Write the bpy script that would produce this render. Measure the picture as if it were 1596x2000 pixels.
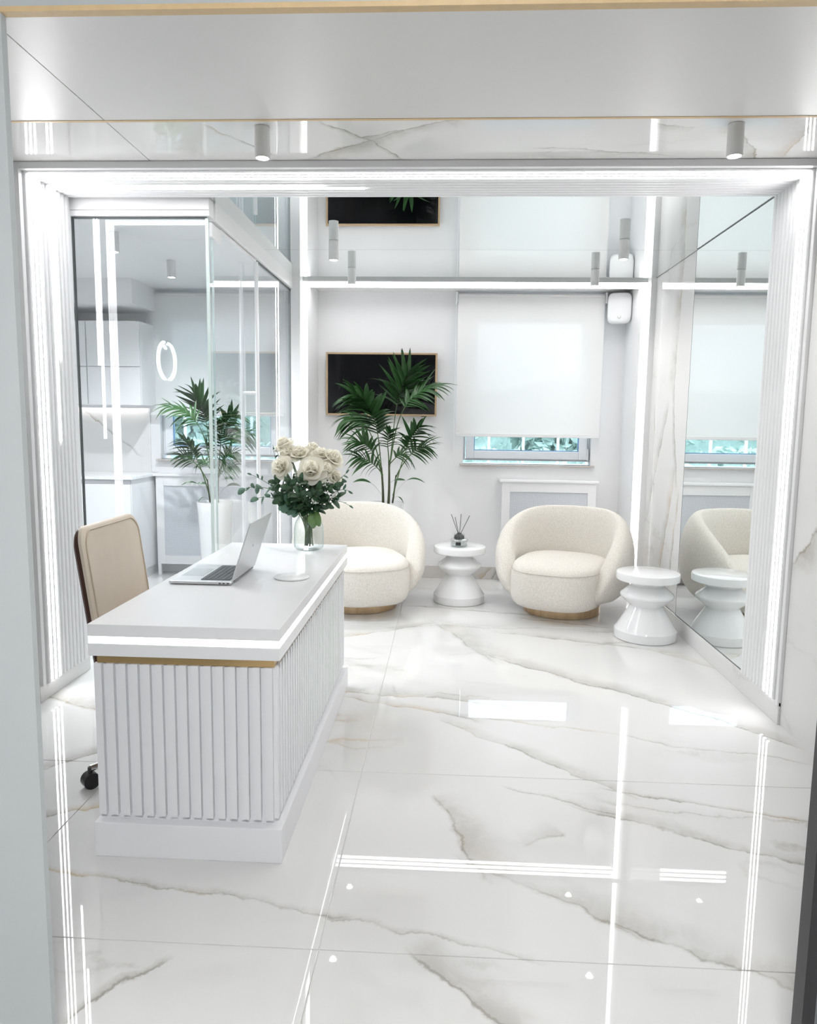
import bpy, bmesh, math, random
from mathutils import Vector, Matrix, Euler

# ------------------------------------------------------------------ scene, camera, world, exposure
SC = bpy.context.scene
COL = SC.collection
for o in list(bpy.data.objects):
    bpy.data.objects.remove(o)

cam_d = bpy.data.cameras.new('camera')
cam = bpy.data.objects.new('camera', cam_d)
COL.objects.link(cam)
F_PX, PITCH, YAW, ROLL = 1423.67, 0.122615, 0.048799, 0.013456
fwd = Vector((-math.sin(YAW) * math.cos(PITCH), math.cos(YAW) * math.cos(PITCH), -math.sin(PITCH)))
rt = Vector((math.cos(YAW), math.sin(YAW), 0))
up = rt.cross(fwd)
rt2 = rt * math.cos(ROLL) + up * math.sin(ROLL)
up2 = up * math.cos(ROLL) - rt * math.sin(ROLL)
R = Matrix((rt2, up2, -fwd)).transposed()
cam.matrix_world = Matrix.Translation((0, 0, 1.42)) @ R.to_4x4()
cam_d.sensor_fit = 'HORIZONTAL'
cam_d.sensor_width = 36.0
cam_d.lens = F_PX / 1596 * 36.0
cam_d.clip_start = 0.02
SC.camera = cam

world = bpy.data.worlds.new('sky')
SC.world = world
world.use_nodes = True
bg = world.node_tree.nodes['Background']
bg.inputs[0].default_value = (0.74, 0.87, 1.0, 1)
bg.inputs[1].default_value = 3.0

SC.view_settings.view_transform = 'Standard'
SC.view_settings.look = 'None'
SC.view_settings.gamma = 1.0
SC.view_settings.use_curve_mapping = False
SC.view_settings.exposure = 0.17
LED_POWER = 14.0
NICHE_POWER = 8.2
SPOT_WATT = 20.0
HALL_FILL_WATT = 66.0

cy = SC.cycles
cy.max_bounces = 9
cy.diffuse_bounces = 4
cy.glossy_bounces = 5
cy.transmission_bounces = 6
cy.use_adaptive_sampling = True
cy.adaptive_threshold = 0.12
cy.transparent_max_bounces = 24
cy.sample_clamp_indirect = 4.0
cy.blur_glossy = 0.3
cy.use_denoising = True
cy.use_light_tree = False

random.seed(7)
PI = math.pi


# ------------------------------------------------------------------ material helpers
class NT:
    def __init__(self, name):
        self.m = bpy.data.materials.new(name)
        self.m.use_nodes = True
        self.t = self.m.node_tree
        self.n = self.t.nodes
        self.b = self.n['Principled BSDF']
        self.out = self.n['Material Output']

    def add(self, kind, **kw):
        nd = self.n.new(kind)
        for k, v in kw.items():
            setattr(nd, k, v)
        return nd

    def link(self, a, b):
        self.t.links.new(a, b)

    def put(self, sock, v):
        if hasattr(v, 'is_output') or isinstance(v, bpy.types.NodeSocket):
            self.link(v, sock)
        else:
            sock.default_value = v

    def math(self, op, a, b=None, c=None, clamp=False):
        nd = self.add('ShaderNodeMath', operation=op, use_clamp=clamp)
        self.put(nd.inputs[0], a)
        if b is not None:
            self.put(nd.inputs[1], b)
        if c is not None:
            self.put(nd.inputs[2], c)
        return nd.outputs[0]

    def vmath(self, op, a, b=None, scale=None):
        nd = self.add('ShaderNodeVectorMath', operation=op)
        self.put(nd.inputs[0], a)
        if b is not None:
            self.put(nd.inputs[1], b)
        if scale is not None:
            nd.inputs['Scale'].default_value = scale
        return nd.outputs['Value'] if op in ('DOT_PRODUCT', 'LENGTH') else nd.outputs[0]

    def noise(self, vec, scale, detail=4.0, rough=0.55, dist=0.0):
        nd = self.add('ShaderNodeTexNoise')
        if vec is not None:
            self.link(vec, nd.inputs['Vector'])
        nd.inputs['Scale'].default_value = scale
        nd.inputs['Detail'].default_value = detail
        nd.inputs['Roughness'].default_value = rough
        nd.inputs['Distortion'].default_value = dist
        return nd

    def smooth(self, v, a, b, lo=0.0, hi=1.0):
        nd = self.add('ShaderNodeMapRange', interpolation_type='SMOOTHSTEP')
        self.put(nd.inputs[0], v)
        nd.inputs[1].default_value = a
        nd.inputs[2].default_value = b
        nd.inputs[3].default_value = lo
        nd.inputs[4].default_value = hi
        return nd.outputs[0]

    def mix(self, fac, a, b):
        nd = self.add('ShaderNodeMix', data_type='RGBA')
        self.put(nd.inputs[0], fac)
        self.put(nd.inputs[6], a)
        self.put(nd.inputs[7], b)
        return nd.outputs[2]

    def coord(self, kind='Object'):
        return self.add('ShaderNodeTexCoord').outputs[kind]

    def bump(self, height, strength=0.2, dist=0.01):
        nd = self.add('ShaderNodeBump')
        nd.inputs['Strength'].default_value = strength
        nd.inputs['Distance'].default_value = dist
        self.link(height, nd.inputs['Height'])
        self.link(nd.outputs[0], self.b.inputs['Normal'])


def c4(c):
    return (c[0], c[1], c[2], 1.0)


def plain(name, col, rough=0.5, metal=0.0, grain=0.02, gscale=14.0, spec=0.5, bump=0.0, bscale=200.0):
    t = NT(name)
    co = t.coord()
    nz = t.noise(co, gscale, 3.0)
    lo = tuple(max(0, x * (1 - grain)) for x in col)
    hi = tuple(min(1, x * (1 + grain)) for x in col)
    t.link(t.mix(nz.outputs['Fac'], c4(lo), c4(hi)), t.b.inputs['Base Color'])
    t.b.inputs['Roughness'].default_value = rough
    t.b.inputs['Metallic'].default_value = metal
    t.b.inputs['Specular IOR Level'].default_value = spec
    if bump > 0:
        t.bump(t.noise(co, bscale, 3.0).outputs['Fac'], bump, 0.004)
    return t.m


def emissive(name, col, power):
    t = NT(name)
    t.b.inputs['Base Color'].default_value = c4((0.9, 0.9, 0.9))
    t.b.inputs['Emission Color'].default_value = c4(col)
    t.b.inputs['Emission Strength'].default_value = power
    t.b.inputs['Roughness'].default_value = 0.5
    return t.m


def thin_glass(name, tint=(0.94, 0.975, 0.97), f0=0.03, gain=0.6, rough=0.0):
    """clear sheet: straight-through light plus a facing-dependent surface reflection (same for both faces)"""
    t = NT(name)
    g = t.add('ShaderNodeNewGeometry')
    c = t.math('ABSOLUTE', t.vmath('DOT_PRODUCT', g.outputs['Incoming'], g.outputs['Normal']))
    k = t.math('POWER', t.math('SUBTRACT', 1.0, c, clamp=True), 5.0)
    fac = t.math('MULTIPLY_ADD', k, gain, f0)
    tr = t.add('ShaderNodeBsdfTransparent')
    tr.inputs[0].default_value = c4(tint)
    gl = t.add('ShaderNodeBsdfGlossy')
    gl.inputs['Roughness'].default_value = rough
    gl.inputs['Color'].default_value = (1, 1, 1, 1)
    mx = t.add('ShaderNodeMixShader')
    t.link(fac, mx.inputs[0])
    t.link(tr.outputs[0], mx.inputs[1])
    t.link(gl.outputs[0], mx.inputs[2])
    t.link(mx.outputs[0], t.out.inputs[0])
    return t.m


def marble(name, veins=(), axes=(0, 1), rough=0.03, spec=0.55, base=(0.80, 0.797, 0.785), wild=0.6, ang=-0.35, scale=1.0, seed=0.0,
           vein_col=(0.37, 0.355, 0.32)):
    """white porcelain marble; veins = explicit (a0,b0,a1,b1,width,strength) in metres on the two chosen axes"""
    t = NT(name)
    sp = t.add('ShaderNodeSeparateXYZ')
    t.link(t.coord(), sp.inputs[0])
    cb = t.add('ShaderNodeCombineXYZ')
    t.link(sp.outputs[axes[0]], cb.inputs[0])
    t.link(sp.outputs[axes[1]], cb.inputs[1])
    cb.inputs[2].default_value = seed
    p = cb.outputs[0]
    w1 = t.vmath('SUBTRACT', t.noise(p, 1.7 * scale, 3.0, 0.6).outputs['Color'], (0.5, 0.5, 0.5))
    w2 = t.vmath('SUBTRACT', t.noise(p, 9.0 * scale, 4.0, 0.72).outputs['Color'], (0.5, 0.5, 0.5))
    warp = t.vmath('ADD', t.vmath('SCALE', w1, scale=0.30 / scale), t.vmath('SCALE', w2, scale=0.10 / scale))
    pw = t.vmath('ADD', p, warp)
    # loose background veins, running along one diagonal
    rot = t.add('ShaderNodeMapping')
    t.link(pw, rot.inputs[0])
    rot.inputs['Rotation'].default_value = (0, 0, -ang)
    rot.inputs['Scale'].default_value = (0.42 * scale, 1.9 * scale, 1.0)
    n1 = t.noise(rot.outputs[0], 1.0, 2.0, 0.5)
    ridge = t.math('ABSOLUTE', t.math('SUBTRACT', n1.outputs['Fac'], 0.5))
    fine = t.smooth(ridge, 0.0, 0.013, 1.0, 0.0)
    soft = t.smooth(ridge, 0.0, 0.075, 1.0, 0.0)
    n2 = t.noise(p, 0.9 * scale, 2.0)
    gate = t.smooth(n2.outputs['Fac'], 0.44, 0.62)
    bgv = t.math('MULTIPLY', t.math('ADD', t.math('MULTIPLY', fine, 0.42), t.math('MULTIPLY', soft, 0.14)), gate)
    total = t.math('MULTIPLY', bgv, wild)
    pv = t.vmath('ADD', p, t.vmath('SCALE', warp, scale=0.62))
    for (a0, b0, a1, b1, w, s) in veins:
        dx, dy = a1 - a0, b1 - b0
        ln = math.hypot(dx, dy)
        d = (dx / ln, dy / ln, 0)
        nrm = (-dy / ln, dx / ln, 0)
        q = t.vmath('SUBTRACT', pv, ((a0 + a1) / 2, (b0 + b1) / 2, seed))
        dist = t.vmath('DOT_PRODUCT', q, nrm)
        al = t.math('ABSOLUTE', t.vmath('DOT_PRODUCT', q, d))
        win = t.smooth(al, ln * 0.42, ln * 0.62, 1.0, 0.0)
        band = t.smooth(dist, -w * 0.75, w * 2.1, 1.0, 0.0)
        band = t.math('MULTIPLY', band, t.smooth(dist, -w * 0.85, -w * 0.45, 0.0, 1.0))
        core = t.smooth(t.math('ABSOLUTE', t.math('ADD', dist, w * 0.5)), 0.0, 0.008, 1.0, 0.0)
        v = t.math('MULTIPLY', t.math('ADD', t.math('MULTIPLY', band, 0.72 * s), t.math('MULTIPLY', core, 0.62 * s)), win)
        total = t.math('MAXIMUM', total, v)
    brk = t.smooth(t.noise(pw, 5.0 * scale, 3.0, 0.7).outputs['Fac'], 0.33, 0.62, 0.35, 1.0)
    total = t.math('MULTIPLY', total, brk, clamp=True)
    tone = t.smooth(t.noise(p, 2.3 * scale, 1.0).outputs['Fac'], 0.5, 0.74)
    vc = t.mix(tone, c4(vein_col), c4((0.56, 0.44, 0.29)))
    cloud = t.smooth(n2.outputs['Fac'], 0.4, 0.75)
    bs = t.mix(cloud, c4(base), c4(tuple(x * 0.955 for x in base)))
    t.link(t.mix(total, bs, vc), t.b.inputs['Base Color'])
    t.b.inputs['Roughness'].default_value = rough
    t.b.inputs['Specular IOR Level'].default_value = spec
    return t.m


M = {}
M['wall'] = plain('wall_paint', (0.86, 0.86, 0.865), 0.55, grain=0.008, bump=0.03)
M['satin'] = plain('satin_ceiling', (0.72, 0.71, 0.695), 0.32, grain=0.01)
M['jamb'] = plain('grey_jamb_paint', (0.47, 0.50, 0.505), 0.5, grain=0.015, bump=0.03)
M['lacquer'] = plain('white_lacquer', (0.85, 0.855, 0.865), 0.22, grain=0.005)
M['slat'] = plain('white_slat', (0.84, 0.845, 0.85), 0.30, grain=0.006)
M['desk_slat'] = plain('desk_slat_paint', (0.83, 0.835, 0.855), 0.35, grain=0.006)
M['trim'] = plain('white_trim', (0.84, 0.84, 0.845), 0.35, grain=0.006)
M['tan'] = plain('tan_edge', (0.60, 0.44, 0.24), 0.4, grain=0.12, gscale=40)
M['gold'] = plain('gold_band', (0.52, 0.36, 0.17), 0.28, 0.85, grain=0.06, gscale=30)
M['black'] = plain('black_metal', (0.012, 0.012, 0.014), 0.35)
M['gap'] = plain('dark_gap', (0.10, 0.11, 0.11), 0.6)
M['chrome'] = plain('chrome', (0.80, 0.80, 0.80), 0.1, 1.0)
M['alu'] = plain('laptop_aluminium', (0.60, 0.61, 0.62), 0.32, 0.7, grain=0.01)
M['key'] = plain('black_key', (0.045, 0.05, 0.06), 0.45)
M['screen'] = plain('black_screen', (0.003, 0.003, 0.004), 0.08, spec=0.25)
M['tvframe'] = plain('oak_frame', (0.46, 0.33, 0.20), 0.4, grain=0.12, gscale=50)
M['pvc'] = plain('white_pvc', (0.88, 0.90, 0.93), 0.25, grain=0.005)
M['gasket'] = plain('blue_grey_gasket', (0.16, 0.28, 0.45), 0.5)
M['stone'] = plain('sill_stone', (0.50, 0.45, 0.42), 0.25, grain=0.15, gscale=40)
M['plastic'] = plain('white_plastic', (0.80, 0.81, 0.81), 0.3)
M['ceramic'] = plain('gloss_ceramic', (0.84, 0.845, 0.85), 0.05, grain=0.004)
M['mirror'] = plain('mirror', (0.90, 0.935, 0.93), 0.0, 1.0, grain=0.0)
M['water'] = thin_glass('water', (0.97, 0.985, 0.98), 0.01, 0.4)
M['glass'] = thin_glass('partition_glass', (0.965, 0.98, 0.988), 0.05, 0.85)
M['wglass'] = thin_glass('window_glass', (0.95, 0.98, 0.98), 0.03, 0.6)
M['vglass'] = thin_glass('vase_glass', (0.90, 0.925, 0.925), 0.08, 1.0)
M['edge'] = plain('glass_edge', (0.62, 0.72, 0.70), 0.2, grain=0.01)
M['led'] = emissive('led_light', (1.0, 0.985, 1.0), LED_POWER)
M['led_niche'] = emissive('niche_led_light', (1.0, 0.985, 1.0), NICHE_POWER)
M['deskled'] = emissive('desk_led', (1.0, 0.99, 1.0), LED_POWER * 0.4)
M['lens'] = emissive('spot_lens', (1.0, 0.97, 0.93), 40.0)
M['neon'] = emissive('neon', (0.93, 0.98, 1.0), 14.0)
M['spot'] = plain('spot_body', (0.72, 0.72, 0.71), 0.35, grain=0.006)
M['beige'] = plain('beige_leather', (0.66, 0.575, 0.47), 0.42, grain=0.05, gscale=20, bump=0.12, bscale=260)
M['walnut'] = plain('dark_walnut', (0.055, 0.02, 0.012), 0.3, grain=0.2, gscale=30)
M['petal'] = None
M['stem'] = plain('green_stem', (0.06, 0.12, 0.03), 0.5, grain=0.2)
M['leaf_dark'] = plain('dark_leaf', (0.018, 0.06, 0.022), 0.42, grain=0.35, gscale=16)
M['leaf_euc'] = plain('eucalyptus_leaf', (0.05, 0.125, 0.08), 0.5, grain=0.3, gscale=18)
M['leaf_light'] = plain('fresh_leaf', (0.11, 0.21, 0.06), 0.4, grain=0.2, gscale=20)
M['blossom'] = plain('white_blossom', (0.80, 0.82, 0.74), 0.6)
M['palm'] = plain('palm_leaf', (0.026, 0.085, 0.022), 0.38, grain=0.4, gscale=9)
M['palm2'] = plain('palm_leaf_shaded', (0.03, 0.07, 0.04), 0.38, grain=0.4, gscale=9)
M['trunk'] = plain('palm_stem', (0.05, 0.055, 0.022), 0.5, grain=0.35, gscale=25)
M['soil'] = plain('soil', (0.10, 0.085, 0.07), 0.9, grain=0.4, gscale=60, bump=0.5, bscale=80)
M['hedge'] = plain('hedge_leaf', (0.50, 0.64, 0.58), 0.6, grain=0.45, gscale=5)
M['grass'] = plain('greyed_ground', (0.42, 0.43, 0.42), 0.9, grain=0.2, gscale=3)
M['fence'] = plain('fence_paint', (0.75, 0.77, 0.78), 0.5)
M['bark'] = plain('bark', (0.16, 0.13, 0.10), 0.8, grain=0.3)
M['reed'] = plain('dark_reed', (0.03, 0.025, 0.022), 0.6)
M['oil'] = thin_glass('diffuser_oil', (0.86, 0.87, 0.86), 0.02, 0.5)


def boucle():
    t = NT('boucle_fabric')
    co = t.coord()
    a = t.noise(co, 150.0, 3.0, 0.7)
    v = t.add('ShaderNodeTexVoronoi')
    t.link(co, v.inputs['Vector'])
    v.inputs['Scale'].default_value = 170.0
    h = t.math('ADD', t.math('MULTIPLY', a.outputs['Fac'], 0.7), t.math('MULTIPLY', v.outputs['Distance'], 0.8))
    col = t.mix(t.smooth(a.outputs['Fac'], 0.36, 0.62), c4((0.69, 0.65, 0.585)), c4((0.82, 0.785, 0.725)))
    t.link(col, t.b.inputs['Base Color'])
    t.b.inputs['Roughness'].default_value = 0.95
    t.b.inputs['Specular IOR Level'].default_value = 0.15
    t.b.inputs['Sheen Weight'].default_value = 0.25
    t.bump(h, 0.4, 0.010)
    return t.m


def blind_fabric():
    t = NT('blind_fabric')
    co = t.coord()
    w = t.noise(co, 300.0, 2.0)
    col = t.mix(w.outputs['Fac'], c4((0.84, 0.835, 0.82)), c4((0.88, 0.875, 0.86)))
    d = t.add('ShaderNodeBsdfDiffuse')
    tr = t.add('ShaderNodeBsdfTranslucent')
    tp = t.add('ShaderNodeBsdfTransparent')
    tp.inputs[0].default_value = (1, 1, 1, 1)
    t.link(col, d.inputs[0])
    t.link(col, tr.inputs[0])
    m1 = t.add('ShaderNodeMixShader')
    m1.inputs[0].default_value = 0.13
    t.link(d.outputs[0], m1.inputs[1])
    t.link(tr.outputs[0], m1.inputs[2])
    m2 = t.add('ShaderNodeMixShader')
    m2.inputs[0].default_value = 0.035
    t.link(m1.outputs[0], m2.inputs[1])
    t.link(tp.outputs[0], m2.inputs[2])
    t.link(m2.outputs[0], t.out.inputs[0])
    return t.m


def brushed_gold():
    t = NT('brushed_bronze')
    mp = t.add('ShaderNodeMapping')
    t.link(t.coord(), mp.inputs[0])
    mp.inputs['Scale'].default_value = (30, 30, 2)
    nz = t.noise(mp.outputs[0], 1.0, 3.0)
    t.link(t.mix(nz.outputs['Fac'], c4((0.40, 0.27, 0.15)), c4((0.66, 0.49, 0.31))), t.b.inputs['Base Color'])
    t.b.inputs['Metallic'].default_value = 0.95
    t.b.inputs['Roughness'].default_value = 0.28
    return t.m


def perforated():
    t = NT('perforated_sheet')
    mp = t.add('ShaderNodeMapping')
    t.link(t.coord(), mp.inputs[0])
    mp.inputs['Scale'].default_value = (150, 150, 150)
    v = t.add('ShaderNodeTexVoronoi')
    t.link(mp.outputs[0], v.inputs['Vector'])
    v.inputs['Scale'].default_value = 1.0
    v.inputs['Randomness'].default_value = 0.0
    f = t.smooth(v.outputs['Distance'], 0.28, 0.36)
    t.link(t.mix(f, c4((0.32, 0.34, 0.37)), c4((0.74, 0.76, 0.80))), t.b.inputs['Base Color'])
    t.b.inputs['Roughness'].default_value = 0.4
    return t.m


def petal_mat():
    t = NT('cream_petal')
    nz = t.noise(t.coord(), 30.0, 3.0)
    col = t.mix(nz.outputs['Fac'], c4((0.985, 0.955, 0.84)), c4((1.0, 0.985, 0.92)))
    t.link(col, t.b.inputs['Base Color'])
    t.b.inputs['Roughness'].default_value = 0.6
    tl = t.add('ShaderNodeBsdfTranslucent')
    t.link(col, tl.inputs[0])
    mx = t.add('ShaderNodeMixShader')
    mx.inputs[0].default_value = 0.5
    t.link(t.b.outputs[0], mx.inputs[1])
    t.link(tl.outputs[0], mx.inputs[2])
    t.link(mx.outputs[0], t.out.inputs[0])
    return t.m


M['petal'] = petal_mat()
M['boucle'] = boucle()
M['blind'] = blind_fabric()
M['bronze'] = brushed_gold()
M['perf'] = perforated()

FLOOR_VEINS = [
    (-0.62, 3.74, 0.42, 3.58, 0.050, 0.80), (-0.43, 3.63, 0.15, 3.38, 0.030, 0.75), (0.05, 3.32, 0.75, 2.72, 0.034, 0.85),
    (0.68, 2.73, 1.65, 2.50, 0.012, 0.85), (0.28, 2.72, 0.66, 2.56, 0.010, 0.85), (0.55, 2.60, 1.40, 2.22, 0.034, 0.95),
    (0.02, 2.63, 0.20, 2.16, 0.060, 0.85), (0.14, 2.24, 0.56, 1.94, 0.065, 0.70), (0.46, 2.00, 0.95, 1.75, 0.050, 0.95),
    (0.42, 4.90, 1.45, 4.55, 0.035, 0.75), (-0.02, 5.12, 0.36, 4.28, 0.110, 0.70), (0.26, 4.42, 1.00, 3.82, 0.060, 0.80),
    (0.88, 3.92, 1.60, 3.26, 0.045, 0.80), (1.30, 4.62, 1.66, 4.22, 0.040, 0.70), (-0.70, 4.68, 0.05, 5.12, 0.050, 0.75),
    (-1.30, 2.13, -0.82, 2.03, 0.010, 0.75), (-0.90, 2.04, -0.25, 1.93, 0.012, 0.85), (-0.34, 1.94, 0.25, 1.82, 0.010, 0.55),
    (-0.03, 1.82, 0.22, 1.55, 0.050, 0.95), (-0.88, 1.55, -0.72, 1.74, 0.012, 0.90), (-2.10, 3.58, -1.62, 3.34, 0.070, 0.85),
    (-1.75, 2.55, -1.45, 2.95, 0.050, 1.00), (-1.62, 2.35, -1.20, 2.50, 0.020, 0.90), (0.30, 2.36, 0.42, 2.45, 0.040, 0.50),
    (0.15, 3.42, 1.55, 3.05, 0.012, 0.55), (-0.25, 5.55, 0.75, 5.35, 0.030, 0.80), (0.60, 5.25, 1.20, 5.05, 0.012, 0.70),
]
WALLR_VEINS = [
    (5.35, 2.60, 5.42, 1.75, 0.075, 0.75), (5.42, 1.80, 5.22, 1.00, 0.030, 0.75), (5.55, 1.55, 5.90, 0.70, 0.035, 0.75),
    (5.30, 1.10, 5.48, 0.35, 0.045, 0.80), (5.85, 1.55, 5.75, 0.9, 0.012, 0.7), (5.16, 0.95, 5.24, 0.30, 0.020, 0.8),
    (3.38, 0.78, 2.95, 1.25, 0.055, 0.95), (2.98, 1.20, 2.80, 1.75, 0.050, 0.85), (3.20, 1.75, 3.05, 2.05, 0.040, 0.6),
]
CEIL_VEINS = [
    (-0.62, 3.46, -0.15, 3.10, 0.050, 0.85), (-0.38, 3.20, 0.02, 3.02, 0.040, 0.9), (-0.50, 3.05, -0.20, 3.42, 0.012, 0.9),
    (1.10, 3.05, 1.30, 3.44, 0.030, 0.8), (1.36, 3.02, 1.42, 3.40, 0.030, 0.8), (0.40, 3.30, 0.95, 3.38, 0.012, 0.6),
    (0.82, 3.06, 0.98, 3.1, 0.03, 0.6), (-1.0, 3.05, -0.8, 3.4, 0.010, 0.7),
]


def floor_marble(x0, x1, y0, y1):
    """floor marble carrying only the veins that cross this tile"""
    vs_ = [v for v in FLOOR_VEINS if max(v[0], v[2]) > x0 - 0.3 and min(v[0], v[2]) < x1 + 0.3 and max(v[1], v[3]) > y0 - 0.3 and min(v[1], v[3]) < y1 + 0.3]
    return marble('floor_marble', vs_, (0, 1), 0.008, base=(0.715, 0.711, 0.70), wild=1.15, ang=-0.35, seed=3.3)


M['marble_f'] = marble('wall_marble_entrance', WALLR_VEINS[6:], (1, 2), 0.10, spec=0.06, wild=0.5, ang=1.2, seed=8.1)
M['marble_r'] = marble('wall_marble_right', WALLR_VEINS[:6], (1, 2), 0.10, spec=0.06, wild=0.5, ang=1.2, seed=8.1)
M['marble_c'] = marble('ceiling_marble', CEIL_VEINS, (0, 1), 0.03, base=(0.80, 0.795, 0.78), wild=0.5, ang=-0.6, seed=5.2)
M['marble_b'] = marble('skirting_marble', [(0.34, 0.0, 0.44, 0.12, 0.02, 1.2), (0.46, 0.0, 0.50, 0.1, 0.012, 1.2)], (0, 2), 0.08,
                       base=(0.60, 0.575, 0.55), wild=1.0, ang=0.8, scale=2.0, seed=1.7)
M['marble_l'] = marble('wall_marble_left', [(3.0, 1.5, 3.3, 0.3, 0.04, 0.8)], (1, 2), 0.06, wild=0.8, ang=1.0, seed=6.1)
M['splash'] = marble('backsplash_marble', [(-3.25, 1.45, -2.8, 1.1, 0.012, 0.8)], (0, 2), 0.1, wild=0.3, ang=-0.7, seed=2.2)


# ------------------------------------------------------------------ mesh helpers
class MB:
    def __init__(self):
        self.v, self.f = [], []

    def box(self, x0, x1, y0, y1, z0, z1):
        b = len(self.v)
        self.v += [(x0, y0, z0), (x1, y0, z0), (x1, y1, z0), (x0, y1, z0), (x0, y0, z1), (x1, y0, z1), (x1, y1, z1), (x0, y1, z1)]
        for q in ((0, 3, 2, 1), (4, 5, 6, 7), (0, 1, 5, 4), (1, 2, 6, 5), (2, 3, 7, 6), (3, 0, 4, 7)):
            self.f.append(tuple(b + i for i in q))
        return self

    def loops(self, rings, closed=True, cap=True):
        """rings: list of equal-length point lists"""
        b = len(self.v)
        n = len(rings[0])
        for r in rings:
            self.v += [tuple(p) for p in r]
        for i in range(len(rings) - 1):
            for j in range(n if closed else n - 1):
                k = (j + 1) % n
                self.f.append((b + i * n + j, b + i * n + k, b + (i + 1) * n + k, b + (i + 1) * n + j))
        if cap and closed:
            self.f.append(tuple(b + j for j in reversed(range(n))))
            self.f.append(tuple(b + (len(rings) - 1) * n + j for j in range(n)))
        return self

    def lathe(self, prof, n=48, c=(0, 0, 0), mod=None):
        rings = []
        for (r, z) in prof:
            ring = []
            for j in range(n):
                a = 2 * PI * j / n
                rr = r * (mod(a, z) if mod else 1.0)
                ring.append((c[0] + rr * math.cos(a), c[1] + rr * math.sin(a), c[2] + z))
            rings.append(ring)
        return self.loops(rings)

    def tube(self, pts, rad, n=8, cap=True):
        pts = [Vector(p) for p in pts]
        m = len(pts)
        rad = rad if isinstance(rad, (list, tuple)) else [rad] * m
        rings = []
        prev = None
        for i, p in enumerate(pts):
            tg = (pts[min(i + 1, m - 1)] - pts[max(i - 1, 0)]).normalized()
            ref = prev if prev is not None else (Vector((0, 0, 1)) if abs(tg.z) < 0.9 else Vector((1, 0, 0)))
            u = (ref - tg * ref.dot(tg)).normalized()
            prev = u
            w = tg.cross(u)
            rings.append([p + (u * math.cos(2 * PI * j / n) + w * math.sin(2 * PI * j / n)) * rad[i] for j in range(n)])
        return self.loops(rings, cap=cap)

    def mesh(self, name, off=(0, 0, 0)):
        me = bpy.data.meshes.new(name)
        me.from_pydata([(a - off[0], b - off[1], c - off[2]) for a, b, c in self.v], [], self.f)
        me.update()
        return me


def link(name, me, mat=None, parent=None):
    o = bpy.data.objects.new(name, me)
    COL.objects.link(o)
    if mat is not None and len(me.materials) == 0:
        me.materials.append(mat)
    if parent is not None:
        o.parent = parent
    return o


def finish(o, smooth=None, bevel=0.0, seg=2, subsurf=0):
    me = o.data
    if smooth is not None:
        for p in me.polygons:
            p.use_smooth = True
        me.set_sharp_from_angle(angle=math.radians(smooth))
    if bevel > 0:
        md = o.modifiers.new('bevel', 'BEVEL')
        md.width = bevel
        md.segments = seg
        md.limit_method = 'ANGLE'
        md.angle_limit = math.radians(40)
    if subsurf:
        md = o.modifiers.new('subsurf', 'SUBSURF')
        md.levels = subsurf
        md.render_levels = subsurf
    return o


def part(name, mb, mat, parent=None, world=True, smooth=None, bevel=0.0, seg=2, subsurf=0, label=None):
    off = tuple(parent.location) if (parent is not None and world) else (0, 0, 0)
    if parent is not None and world and parent.parent is not None:
        off = tuple(Vector(off) + parent.parent.location)
    o = link(name, mb.mesh(name, off), mat, parent)
    finish(o, smooth, bevel, seg, subsurf)
    if label:
        o['label'] = label
    return o


def bx(*a):
    return MB().box(*a)


def thing(name, label, cat, loc=(0, 0, 0), rz=0.0, group=None, kind=None):
    o = bpy.data.objects.new(name, None)
    COL.objects.link(o)
    o.location = loc
    o.rotation_euler = (0, 0, rz)
    o.empty_display_size = 0.1
    o['label'] = label
    o['category'] = cat
    if group:
        o['group'] = group
    if kind:
        o['kind'] = kind
    return o


def tag(o, label, cat, group=None, kind=None):
    o['label'] = label
    o['category'] = cat
    if group:
        o['group'] = group
    if kind:
        o['kind'] = kind
    return o


def struct(name, mb, mat, label, cat, smooth=None, bevel=0.0):
    o = link(name, mb.mesh(name), mat)
    finish(o, smooth, bevel)
    return tag(o, label, cat, kind='structure')


def copy_tree(o, parent=None):
    c = o.copy()
    COL.objects.link(c)
    c.parent = parent
    for ch in [x for x in bpy.data.objects if x.parent == o]:
        copy_tree(ch, c)
    return c


# ------------------------------------------------------------------ dimensions (metres)
XR = 1.63          # right wall
XL = -2.03         # left wall of the front room
YD = 1.40          # doorway
YP0, YP1 = 3.467, 3.884   # portal depth
ZC, ZF = 2.565, 2.59      # mirror ceiling, front ceiling
YL, YB = 6.06, 6.60       # light frame, window wall
XG = -1.276        # glass side wall
YG = 3.945         # glass front wall
DESK_Z = 0.775

# ------------------------------------------------------------------ structure: floor
floor = struct('floor', bx(-3.9, 2.4, -1.7, 6.9, -0.06, -0.004), plain('grout', (0.74, 0.73, 0.71), 0.6),
               'polished white marble tile floor with grey veins', 'floor')
xs = [-3.9, -1.312, -0.315, 2.4]
ys = [-1.7, 0.79, 1.80, 2.815, 5.04, 6.9]
GAP = 0.0012
for i in range(len(xs) - 1):
    for j in range(len(ys) - 1):
        mb = bx(xs[i] + GAP, xs[i + 1] - GAP, ys[j] + GAP, ys[j + 1] - GAP, -0.02, 0.0)
        part('tile', mb, floor_marble(xs[i], xs[i + 1], ys[j], ys[j + 1]), floor, bevel=0.0016, seg=2)

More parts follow.
